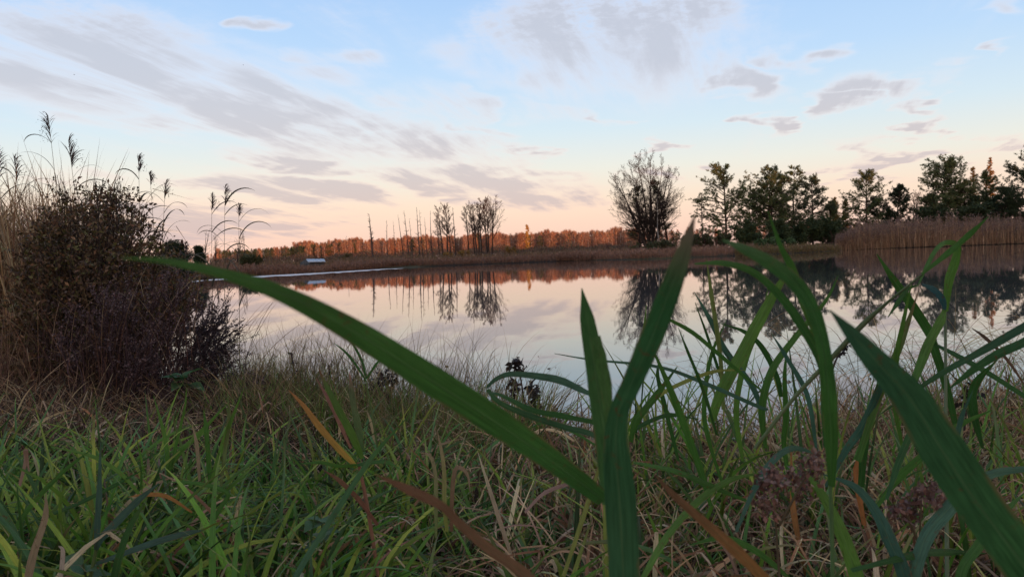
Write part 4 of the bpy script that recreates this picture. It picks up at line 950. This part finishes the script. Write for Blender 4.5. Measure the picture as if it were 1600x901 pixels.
r = plant('reed_plant', 'nearest out-of-focus reed in the middle, with the very long blade reaching left', 'reed', 975, .42)
stem(r, [(988, 1950), (984, 1400), (980, 1120), (977, 1000)], [20, 22, 24, 20], [.44, .43, .43], (.05, .12, .035))
blade(r, [(945, 782), (880, 733), (800, 676), (680, 598), (560, 522), (450, 463), (350, 428), (262, 408), (190, 403)], [34, 44, 54, 60, 54, 38, 22, 13, 3], [.45, .42, .38, .34, .30, .27, .25, .23, .22], (.055, .14, .028), (.07, .15, .025), .25)
blade(r, [(988, 1400), (980, 1060), (974, 900), (968, 780), (962, 700), (966, 645), (986, 600), (1020, 522), (1050, 445), (1070, 388), (1086, 336)], [30, 66, 64, 62, 54, 40, 38, 48, 46, 28, 2], [.44, .43, .42, .42, .41, .40, .38, .35, .32, .30, .28], (.045, .115, .05), (.045, .13, .03), .3, tip=(.26, .15, .09))
blade(r, [(955, 790), (948, 700), (936, 620), (925, 545), (917, 495), (909, 450)], [40, 46, 44, 36, 28, 2], [.46, .44], (.07, .15, .04), (.055, .13, .035), .25)
blade(r, [(952, 680), (947, 610), (938, 560), (931, 526)], [10, 24, 26, 20], [.435, .43], (.085, .17, .04), (.07, .15, .04), .5, n=14, label='torn half-width leaf end')
blade(r, [(930, 660), (880, 650), (830, 640), (785, 618), (760, 612)], [10, 12, 12, 8, 2], [.6, .7], GD, GD, .5)
r = plant('reed_plant', 'out-of-focus blade crossing the lower right corner up to the left', 'reed', 1640, .36)
blade(r, [(1700, 1120), (1650, 960), (1590, 870), (1530, 790), (1470, 700), (1420, 620), (1370, 565), (1330, 520), (1297, 485)], [90, 96, 96, 92, 84, 72, 50, 26, 3], [.40, .31], (.050, .13, .03), (.045, .11, .05), .25)
r = plant('reed_plant', 'blurred reed whose two broad leaves arch down right of centre', 'reed', 1298, .5)
blade(r, [(1299, 760), (1298, 680), (1294, 610), (1287, 548), (1272, 490), (1245, 445), (1205, 412), (1165, 390), (1128, 374)], [14, 27, 30, 28, 28, 30, 30, 20, 3], [.55, .52, .5, .45, .4, .37, .34, .32, .3], G1, (.06, .14, .035), .3)
blade(r, [(1290, 700), (1288, 640), (1285, 570), (1250, 505), (1215, 458), (1175, 424), (1130, 411), (1085, 412)], [8, 16, 20, 18, 17, 15, 11, 3], [.60, .52], (.045, .12, .03), G1, .3)
blade(r, [(1293, 640), (1280, 540), (1255, 470), (1238, 420), (1220, 385), (1200, 330)], [8, 16, 18, 15, 10, 2], [.6, .5], G2, G1, .3)
stem(r, [(1310, 1500), (1303, 1000), (1299, 800), (1294, 690)], [7, 7, 6, 5], [.56, .56], (.08, .14, .05))

r = plant('reed_plant', 'reed with a folded leaf and a drooping blue-green leaf, highest at the right', 'reed', 1480, 1.15)
stem(r, [(1481, 1000), (1479, 800), (1478, 650), (1477, 482)], [7, 6, 5, 4], [1.15, 1.15], (.13, .17, .10))
blade(r, [(1477, 486), (1482, 440), (1492, 408), (1496, 384), (1478, 379), (1462, 391), (1447, 418), (1434, 447)], [10, 17, 16, 12, 9, 9, 7, 2], [1.14, 1.05], G2, G1, .3)
blade(r, [(1476, 484), (1472, 468), (1460, 453), (1441, 444)], [6, 13, 13, 4], [1.13, 1.1], (.05, .12, .11), (.05, .11, .10), .3, label='drooping blue-green leaf', n=16)
blade(r, [(1434, 446), (1418, 452), (1402, 474), (1387, 496)], [3, 8, 9, 1], [1.1, 1.08], GD, GD, .3, n=14)
blade(r, [(1476, 484), (1471, 500), (1452, 535), (1436, 575), (1420, 614)], [8, 16, 19, 17, 10], [1.14, 1.1], G2, G1, .3)
r = plant('reed_plant', 'thin straight reed stem slanting far up to a narrow leaf near the upper right', 'reed', 1230, 1.0)
stem(r, [(1180, 700), (1240, 622), (1297, 562), (1347, 508), (1393, 467), (1447, 424), (1490, 388)], [6, 6, 8, 9, 4, 3, 2], [1.05, .9], (.10, .13, .06))
blade(r, [(1440, 428), (1480, 396), (1515, 366), (1545, 338)], [5, 12, 12, 1], [.92, .85], G1, G1, .3)
r = plant('reed_plant', 'dark reed blade crossing in front of the folded leaf, tip up left', 'reed', 1490, 1.3)
blade(r, [(1500, 700), (1480, 610), (1458, 540), (1453, 522), (1427, 480), (1400, 442), (1370, 397)], [8, 14, 18, 19, 18, 15, 2], [1.3, 1.15], GD, G1, .35)
blade(r, [(1457, 536), (1490, 552), (1540, 580), (1600, 618), (1660, 655)], [5, 10, 11, 9, 4], [1.25, 1.1], GD, GD, .5)
r = plant('reed_plant', 'olive blade with brown tip standing left of the folded reed', 'reed', 1375, 1.2)
blade(r, [(1340, 720), (1365, 640), (1384, 586), (1402, 550), (1420, 500), (1434, 458)], [12, 16, 17, 14, 9, 1], [1.2, 1.15], G1, (.15, .16, .05), .3, tip=(.2, .11, .05))
r = plant('reed_plant', 'two long grey-green blades entering from the right edge and pointing left', 'reed', 1660, .9)
blade(r, [(1680, 465), (1600, 511), (1535, 548), (1473, 582), (1415, 620), (1370, 650)], [16, 17, 15, 11, 6, 1], [.85, 1.0], (.06, .12, .07), GD, .3)
blade(r, [(1690, 480), (1610, 530), (1560, 553), (1520, 578), (1483, 607)], [20, 19, 17, 15, 2], [.8, .9], (.05, .115, .05), GD, .4)
blade(r, [(1600, 600), (1572, 560), (1540, 528), (1518, 512)], [3, 6, 7, 1], [1.3, 1.3], BRN, DK[1], .3)
r = plant('reed_plant', 'cluster of crossing green reed blades in front of the large bare tree reflection', 'reed', 1080, 1.1)
B_ = [([(1110, 790), (1096, 740), (1069, 665), (1047, 607), (1020, 545)], [8, 14, 15, 14, 3], G1), ([(1190, 610), (1160, 585), (1118, 549), (1080, 518), (1040, 497), (1012, 492)], [3, 7, 9, 9, 6, 1], G1),
      ([(1120, 680), (1109, 642), (1091, 589), (1075, 550), (1060, 512)], [5, 6, 7, 6, 1], GD), ([(1200, 640), (1180, 633), (1100, 598), (1029, 573), (927, 562), (866, 552)], [6, 8, 8, 7, 4, 1], GB),
      ([(985, 690), (994, 657), (1025, 618), (1058, 573)], [8, 15, 14, 2], G1), ([(985, 676), (1010, 660), (1047, 648), (1092, 655)], [6, 9, 9, 1], GD), ([(985, 670), (1010, 635), (1047, 607), (1113, 581), (1164, 578)], [5, 8, 9, 7, 1], GY),
      ([(960, 680), (975, 615), (990, 565), (1005, 520), (1010, 476)], [10, 12, 10, 6, 1], G2), ([(1110, 660), (1122, 622), (1140, 586), (1180, 512), (1212, 455), (1235, 420)], [14, 22, 24, 23, 18, 3], G2),
      ([(1130, 640), (1125, 555), (1113, 470), (1104, 405)], [8, 9, 9, 1], (.17, .20, .05)), ([(1190, 640), (1173, 600), (1133, 547), (1110, 500), (1085, 456)], [8, 12, 12, 10, 1], GB), ([(1135, 620), (1123, 580), (1106, 527), (1086, 472)], [5, 6, 6, 1], GD),
      ([(1220, 620), (1213, 587), (1190, 542), (1163, 518), (1125, 505)], [8, 11, 11, 8, 1], GD), ([(1130, 760), (1108, 690), (1100, 640), (1110, 560), (1135, 500)], [5, 9, 10, 8, 1], G1), ([(1160, 720), (1150, 640), (1165, 560), (1190, 500), (1200, 450)], [7, 12, 13, 10, 1], G2),
      ([(1060, 720), (1040, 640), (1028, 590), (1030, 560)], [6, 10, 8, 1], GD)]
for k, (p_, w_, c_) in enumerate(B_): blade(r, p_, w_, [1.0 + .03 * k, .95 + .03 * k], c_, c_, .4)
r = plant('reed_plant', 'upright reed blades and bent leaves behind the blurred pair, right of centre', 'reed', 1250, 1.3)
B_ = [([(1196, 700), (1190, 640), (1205, 580), (1240, 530), (1290, 470), (1310, 430)], [8, 14, 16, 12, 7, 1], G1), ([(1345, 760), (1350, 690), (1362, 640), (1371, 600)], [12, 18, 16, 3], GD), ([(1290, 760), (1320, 705), (1345, 669), (1371, 616), (1392, 570)], [6, 14, 16, 14, 2], (.05, .12, .07)),
      ([(1370, 790), (1400, 750), (1429, 722), (1491, 669), (1550, 640)], [8, 14, 15, 13, 2], G1), ([(1240, 780), (1225, 700), (1228, 650), (1226, 590), (1230, 540)], [6, 10, 12, 9, 1], G1), ([(1440, 620), (1430, 660), (1405, 720), (1385, 780)], [3, 14, 14, 6], GD),
      ([(1535, 700), (1520, 640), (1524, 600), (1560, 560)], [6, 18, 16, 1], GD), ([(1410, 700), (1396, 620), (1400, 560), (1412, 500), (1425, 440)], [6, 12, 12, 8, 1], G2), ([(1275, 700), (1262, 620), (1230, 560), (1205, 520)], [6, 10, 9, 1], GB),
      ([(1500, 800), (1490, 730), (1500, 660), (1520, 610)], [8, 12, 10, 1], GB)]
for k, (p_, w_, c_) in enumerate(B_): blade(r, p_, w_, [1.25, 1.2 - .02 * k], c_, c_, .4)
r = plant('reed_plant', 'grey-green arching leaves filling the lower right corner', 'reed', 1400, .8)
for p_, w_, c_ in [([(1425, 980), (1428, 900), (1447, 838), (1482, 794), (1518, 758), (1558, 738), (1620, 731)], [20, 26, 27, 26, 24, 18, 10], GB), ([(1430, 980), (1411, 895), (1390, 845), (1371, 803), (1336, 760), (1285, 740)], [26, 28, 27, 22, 14, 2], (.045, .11, .07)),
                   ([(1350, 980), (1336, 896), (1313, 829), (1287, 776), (1254, 730)], [24, 28, 27, 18, 3], G2), ([(1150, 830), (1180, 760), (1207, 720), (1238, 700), (1275, 708)], [6, 12, 14, 12, 3], GB), ([(1330, 890), (1429, 866), (1480, 862), (1540, 864)], [8, 16, 14, 2], GD),
                   ([(1510, 980), (1500, 900), (1530, 850), (1570, 800), (1600, 770)], [14, 20, 20, 14, 2], G1)]:
    blade(r, p_, w_, [.75, .8], c_, c_, .45)
r = plant('reed_plant', 'green blades crossing low between centre and right, over the dead grass', 'reed', 1080, .85)
for p_, w_, c_ in [([(990, 722), (1056, 736), (1118, 762), (1185, 790)], [4, 11, 12, 3], G1), ([(1000, 910), (1040, 840), (1091, 782), (1140, 750), (1190, 738)], [10, 15, 15, 12, 2], G2), ([(1230, 900), (1180, 860), (1130, 840), (1080, 850)], [8, 14, 12, 2], G1), ([(880, 900), (920, 780), (945, 700)], [8, 10, 2], GY)]:
    blade(r, p_, w_, [.85, .9], c_, c_, .45)
# blurred dead leaves close to the lens
r = plant('dead_leaf', 'out-of-focus orange dead blade slanting down right, low in the middle', 'dead leaf', 1200, .5)
blade(r, [(1240, 950), (1190, 900), (1150, 860), (1100, 815), (1055, 775), (1022, 740)], [26, 24, 24, 20, 14, 2], [.45, .42], ORG, BRN, .3, name='blade')
r = plant('dead_leaf', 'out-of-focus brown dead blade slanting down right, left of the central reed', 'dead leaf', 830, .42)
blade(r, [(870, 960), (820, 898), (770, 862), (720, 820), (690, 790), (640, 765), (585, 740)], [26, 24, 22, 18, 18, 20, 2], [.38, .34], (.22, .12, .06), (.20, .09, .045), .3, name='blade')
# left-centre autumn reed
r = plant('reed_plant', 'small reed turning orange and yellow, with fanned upright leaves, left of centre', 'reed', 570, 1.25)
stem(r, [(600, 960), (585, 860), (572, 780), (560, 722)], [6, 6, 6, 5], [1.25, 1.25], (.20, .10, .06))
blade(r, [(556, 728), (529, 701), (498, 665), (475, 634), (451, 609)], [8, 13, 13, 9, 1], [1.25, 1.2], (.42, .26, .05), (.36, .14, .05), .3, label='orange leaf')
blade(r, [(566, 716), (548, 676), (529, 640), (512, 606), (498, 576)], [9, 17, 15, 10, 1], [1.25, 1.22], G2, (.10, .15, .04), .3, tip=RED)
blade(r, [(566, 704), (558, 660), (551, 625), (546, 580)], [9, 15, 13, 1], [1.26, 1.25], (.10, .16, .05), (.14, .15, .07), .3, tip=(.35, .16, .12))
blade(r, [(548, 700), (530, 660), (512, 622), (494, 590)], [5, 8, 7, 1], [1.27, 1.27], (.30, .13, .08), (.28, .12, .09), .3, label='dull red leaf')
blade(r, [(558, 726), (580, 722), (605, 722), (626, 733)], [6, 9, 8, 1], [1.24, 1.2], GD, G1, .5, n=16)
blade(r, [(558, 726), (530, 728), (500, 722), (470, 724)], [5, 8, 7, 1], [1.24, 1.2], G1, G1, .5, n=16)
blade(r, [(590, 820), (560, 780), (530, 750), (504, 733)], [6, 10, 9, 1], [1.24, 1.2], RED, BRN, .5, n=16)
r = plant('reed_plant', 'long straight green blade slanting up right beside the orange reed', 'reed', 500, 1.1)
blade(r, [(440, 960), (462, 900), (511, 820), (565, 737), (596, 696), (642, 646)], [12, 13, 13, 11, 8, 1], [1.05, 1.1], GB, G1, .35)
r = plant('reed_plant', 'yellowing bent leaves standing together at lower centre', 'reed', 690, 1.2)
for p_, w_, c_, t_ in [([(698, 830), (694, 785), (694, 740), (690, 705), (683, 672)], [7, 9, 9, 7, 1], GY, STR), ([(681, 840), (681, 780), (680, 740), (672, 712), (655, 706)], [5, 9, 8, 7, 1], (.14, .17, .05), STR), ([(705, 830), (706, 780), (709, 742), (716, 730), (730, 740), (735, 770)], [6, 9, 9, 9, 7, 1], BRN, STR)]:
    blade(r, p_, w_, [1.2, 1.2], c_, t_, .4)
r = plant('reed_plant', 'pair of tall green blades parting in a V on the left bank', 'reed', 262, 1.7)
for p_, w_ in [([(264, 770), (262, 720), (256, 676), (240, 618)], [6, 9, 8, 1]), ([(264, 770), (268, 722), (312, 676), (358, 628)], [5, 9, 10, 1]), ([(268, 730), (276, 690), (288, 640), (292, 605)], [5, 6, 5, 1])]: blade(r, p_, w_, [1.7, 1.7], G1, G2, .3)
r = plant('reed_plant', 'bunch of upright green blades with one pale tip right of the V pair', 'reed', 335, 1.6)
for p_, w_, c_ in [([(325, 800), (330, 757), (352, 682), (381, 606)], [7, 10, 10, 1], G2), ([(330, 780), (326, 720), (322, 670), (318, 640)], [7, 10, 9, 1], G1), ([(345, 760), (352, 700), (358, 650), (355, 610)], [6, 8, 8, 1], (.13, .16, .05)), ([(312, 760), (308, 700), (300, 660)], [5, 8, 1], STR)]: blade(r, p_, w_, [1.6, 1.6], c_, c_, .3)
r = plant('reed_plant', 'grey-green reed with leaves spreading up right in the lower left corner', 'reed', 155, 1.1)
stem(r, [(135, 960), (142, 900), (150, 858)], [6, 5, 5], [1.1, 1.1])
for p_, w_ in [([(150, 858), (160, 838), (187, 810), (215, 782), (248, 755)], [8, 14, 16, 15, 2]), ([(150, 858), (152, 820), (155, 770), (157, 690)], [8, 12, 11, 1]), ([(150, 880), (237, 848), (290, 833), (318, 828)], [8, 14, 12, 1])]: blade(r, p_, w_, [1.1, 1.1], (.055, .11, .075), (.06, .11, .07), .35)
r = plant('reed_plant', 'long arching thin leaves over the lush grass at lower left', 'reed', 120, 1.35)
for p_, w_, c_ in [([(230, 790), (203, 754), (175, 729), (137, 710), (80, 698)], [5, 7, 8, 7, 1], G2), ([(60, 810), (118, 788), (175, 760), (224, 733)], [5, 8, 8, 1], GD), ([(0, 870), (40, 800), (95, 740), (145, 700)], [6, 10, 9, 1], G1), ([(30, 760), (40, 720), (40, 704), (46, 740)], [5, 8, 9, 2], (.30, .18, .12)),
                   ([(290, 900), (340, 800), (355, 770), (310, 755), (262, 752)], [6, 9, 9, 8, 1], G1)]: blade(r, p_, w_, [1.35, 1.35], c_, c_, .4)
for i, (pts_, w_, c_, D, lb) in enumerate([([(30, 990), (48, 880), (70, 810), (72, 770)], [10, 15, 12, 1], STR, 1.0, 'pale dead blade upright at the bottom left corner'), ([(90, 940), (96, 890), (98, 860), (92, 852)], [6, 9, 8, 2], (.5, .38, .28), 1.05, 'short whitish dead leaf tip at lower left'),
      ([(300, 800), (262, 776), (230, 772), (200, 776)], [4, 8, 8, 1], ORG, 1.15, 'narrow orange leaf lying on the grass at lower left'), ([(1260, 900), (1240, 800), (1236, 700)], [8, 12, 2], (.36, .15, .05), 1.5, 'rusty orange upright leaf among the right reeds'), ([(1350, 820), (1338, 740), (1350, 690)], [9, 13, 2], (.36, .13, .04), 1.35, 'orange-red upright leaf behind the crossing corner blade'),
      ([(820, 800), (850, 770), (890, 755), (925, 745)], [5, 8, 8, 1], (.3, .18, .14), 1.2, 'curved pale brown leaf left of the central reed base')]):
    r = plant('dead_leaf', lb, 'dead leaf', pts_[0][0], D); blade(r, pts_, w_, [D, D], c_, c_, .4, name='blade')
# mid-distance leaves left of the central reed
r = plant('reed_plant', 'reed with three horizontal leaves over the water just left of the central reed', 'reed', 935, .9)
blade(r, [(945, 625), (910, 610), (880, 596), (850, 589), (800, 584), (775, 592), (760, 606)], [4, 12, 15, 15, 12, 9, 4], [.75, .8], (.06, .12, .07), (.05, .11, .05), .35)
blade(r, [(940, 690), (922, 677), (878, 666), (824, 648), (780, 628), (762, 608)], [3, 11, 13, 13, 11, 8], [.8, .85], (.05, .11, .05), GD, .35)
blade(r, [(930, 695), (890, 672), (850, 660), (830, 668)], [4, 7, 6, 1], [1.0, 1.1], G1, G1, .4)
# small reed crown against the water left of centre
r = plant('reed_plant', 'small dark reed tip with three spread leaves against the water, left of the autumn reed', 'reed', 572, 2.2)
stem(r, [(590, 700), (580, 640), (572, 595)], [3, 3, 2], [2.2, 2.2])
for p_ in ([(572, 595), (556, 570), (540, 550), (522, 536)], [(572, 590), (566, 565), (556, 545), (546, 530)], [(572, 592), (580, 580), (590, 566), (598, 560)]): blade(r, p_, [3, 5, 5, 1], [2.2, 2.2], GD, GD, .3, n=12)

# ------------------------------------------------------------------ withered herbs
def herb(label, stems_, heads, D, hr, name='withered_herb', pal=((.03, .022, .02), (.045, .032, .026)), nn=26, lsz=.016, stemcol=(.05, .035, .03)):
    r = plant(name, label, 'herb', stems_[0][0][0], D)
    for s_ in stems_: stem(r, s_, [4 if D > 1.5 else 5, 2.2], [D, D], stemcol, n=14)
    b = np.array(r.location)
    for (x, y) in heads:
        c0_ = P(x, y, D + rs.normal(0, .02)) - b; g_ = Geo(); c = c0_ + rs.normal(0, hr * .5, (nn, 3)) * np.array([1, 1, 1.2])
        leaves_at(g_, c, nrmz(rs.normal(0, .7, (nn, 3)) - np.array([0, 0, .6])), rs.uniform(.6, 1.4, nn) * lsz, .6, pick(list(pal), nn, .3))
        tag(link('seed_head', g_.mesh('seed_head', MAT['bushleaf']), r), kind='stuff')
herb('blackened drooping herb standing alone against the water in the middle', [[(838, 720), (832, 680), (822, 640), (815, 600), (810, 566)], [(826, 650), (834, 620), (830, 600), (838, 590)], [(815, 600), (804, 602), (802, 616)]],
     [(808, 563), (804, 572), (813, 572), (828, 604), (834, 610), (836, 622), (841, 635), (832, 634), (803, 612), (804, 596)], 3.0, .018, nn=22, lsz=.026)
herb('small blackened herb by the water edge, lower right of the drooping one', [[(900, 760), (893, 720), (890, 688)], [(886, 750), (880, 720), (884, 706)], [(920, 760), (918, 715)]], [(892, 686), (883, 704), (918, 712), (905, 700)], 3.0, .014, nn=18, lsz=.02)
herb('dark seedy herb in the sedge left of centre', [[(596, 680), (590, 640), (588, 600)], [(600, 660), (608, 620), (612, 596)]], [(590, 600), (584, 608), (612, 594), (600, 584), (596, 620), (606, 630), (590, 640)], 3.6, .03, nn=26, lsz=.028)
herb('thin beaded herb stalk in the sedge at the left water edge', [[(470, 660), (462, 600), (455, 550)], [(520, 650), (516, 610), (514, 570)]], [(455, 552), (457, 565), (459, 580), (461, 594), (515, 570), (516, 584)], 3.8, .010, nn=10, lsz=.016)
herb('brown fluffy seed cluster, out of focus at lower right', [[(1225, 1000), (1215, 860), (1207, 740)], [(1218, 820), (1250, 760), (1272, 722)]], [(1203, 738), (1214, 752), (1197, 755), (1268, 718), (1280, 728), (1240, 740), (1202, 790), (1190, 780), (1255, 768)], .75, .011, 'seed_herb', ((.20, .10, .07), (.13, .07, .055), (.26, .15, .11)), 60, .0065, (.12, .09, .05))
herb('second brown fluffy seed cluster, right of the first, behind the corner blade', [[(1440, 1000), (1436, 880), (1440, 770)], [(1436, 850), (1420, 810), (1412, 792)]], [(1447, 765), (1436, 775), (1460, 770), (1412, 790), (1424, 798), (1400, 797)], .8, .011, 'seed_herb', ((.19, .10, .07), (.13, .07, .055)), 60, .0065, (.12, .09, .05))
herb('tiny dark seed knot on a bent stalk against the water at right', [[(1290, 640), (1300, 580), (1313, 548)]], [(1314, 546), (1320, 543), (1310, 550)], 1.3, .005, nn=18, lsz=.008)
herb('dark curled herb at the right water edge behind the reed stem', [[(1505, 690), (1510, 640), (1520, 600)]], [(1512, 618), (1518, 604), (1506, 630), (1522, 615)], 2.4, .014, nn=18, lsz=.02)
# low broad-leaved weeds in the grass
def weed(label, px, py, D, n, sz, pal):
    b = gpt(px, D); r = thing('broadleaf_weed', label, 'weed', b); c = P(px, py, D) - b; g_ = Geo(); path_tube(g_, np.array([(0, 0, 0), c * .5, c]), [.003, .002, .0015], np.array((.08, .11, .04)), 5); link('stem', g_.mesh('stem', MAT['bark'], True), r)
    for k in range(n):
        g_ = Geo(); a = rs.rand() * 6.28; h_ = rs.uniform(.75, 1.0); q = c * h_; d = nrmz(np.array([math.cos(a), math.sin(a), rs.uniform(.0, .7)])); s_ = nrmz(np.cross(d, (0, 0, 1.)) + rs.normal(0, .15, 3)); up = np.cross(s_, d); L_ = sz * rs.uniform(.7, 1.2)
        u = np.linspace(0, 1, 9); hw = L_ * .36 * np.sin(np.pi * u ** .75) * (1 + .12 * np.sin(u * 40)); ctr = q + d * (u * L_)[:, None] - up * (u ** 2 * L_ * .3)[:, None]
        ribbons(g_, ctr[None], np.tile(s_, (1, 9, 1)), np.maximum(hw, .0004)[None], np.tile(pick(pal, 1), (9, 1))[None], .3); link('leaf', g_.mesh('leaf', MAT['leaf'], True), r)
weed('bright yellow-green nettle leaves at the bottom edge, left of centre', 388, 890, .95, 9, .035, [(.20, .24, .05), (.16, .20, .05)])
weed('small green broadleaf weed in the grass at lower left', 130, 880, 1.1, 8, .03, [(.08, .15, .05)])
weed('green broadleaf weed under the autumn reed', 500, 800, 1.3, 8, .035, [(.08, .15, .05)])
weed('green leafy weed showing below the mugwort', 285, 585, 3.5, 9, .09, [(.05, .11, .035)])
# two birds far off in the sky
def bird(px, py, D, label, span):
    c = P(px, py, D); r = thing('bird', label, 'bird', c); g_ = Geo(); path_tube(g_, np.array([(-.25, 0, 0), (-.12, 0, .02), (.05, 0, .03), (.2, 0, .02), (.3, 0, .03)]) * span, np.array([.02, .06, .08, .05, .01]) * span, np.array((.03, .03, .03)), 7); link('body', g_.mesh('body', MAT['feather'], True), r)
    for s_ in (-1, 1):
        V = np.array([(.08, 0, .04), (-.08, 0, .04), (-.05, s_ * .35, .16), (.10, s_ * .33, .17), (-.12, s_ * .75, .06)]) * span; V = np.vstack([V, V + (0, 0, -.01)])
        F = [(0, 1, 2, 3), (8, 7, 6, 5), (3, 2, 4, 4)]; g_ = Geo(); g_.add(V, np.array([(0, 1, 2, 3), (8, 7, 6, 5)]), np.array((.03, .03, .03))); g_.add(V, np.array([(3, 2, 4), (9, 7, 8)]), np.array((.03, .03, .03))); link('wing', g_.mesh('wing', MAT['feather']), r)
bird(116, 117, 260, 'tiny distant bird flying high at the left of the sky', .9)
bird(380, 102, 280, 'tiny distant bird flying high, right of the other one', .7)

# fallen leaves caught in the grass
n = 1500; D = np.sqrt(rs.uniform(.95 ** 2, 4.0 ** 2, n)); px = rs.uniform(-100, 1750, n); X = (px - 800) / FPX * D; ok = lake_sd(X, D) > .05; X, D = X[ok], D[ok]; n = len(X)
c = np.c_[X, D, ground_z(X, D) + rs.uniform(.0, .14, n)]; g_ = Geo()
leaves_at(g_, c, nrmz(np.c_[rs.normal(0, 1, n), rs.normal(0, 1, n), rs.normal(0, .35, n)]), rs.uniform(.012, .032, n), .6, pick([(.22, .12, .06), (.12, .065, .04), (.34, .22, .10), (.16, .08, .05), (.30, .22, .05)], n, .3))
o = link('fallen_leaves', g_.mesh('fallen_leaves', MAT['dry'])); tag(o, 'small brown and yellow fallen leaves caught in the bank grass', 'fallen leaves', kind='stuff')
# fallen leaves and bits of reed floating by the near edge
n = 260; px = rs.uniform(380, 1650, n); D = rs.uniform(3.4, 8.0, n) ; X = (px - 800) / FPX * D; d = lake_sd(X, D); ok = (d < -.12) & (rs.rand(n) < np.exp(d * .9)); X, D = X[ok], D[ok]; n = len(X)
g_ = Geo(); leaves_at(g_, np.c_[X, D, np.full(n, .004)], nrmz(np.c_[rs.normal(0, 1, n), rs.normal(0, 1, n), rs.normal(0, .03, n)]), rs.uniform(.015, .04, n), .45, pick([(.16, .10, .05), (.10, .06, .04), (.28, .20, .10)], n, .3))
o = link('floating_leaves', g_.mesh('floating_leaves', MAT['dry'])); tag(o, 'scattered leaf bits floating on the pond near the bank', 'floating leaves', kind='stuff')
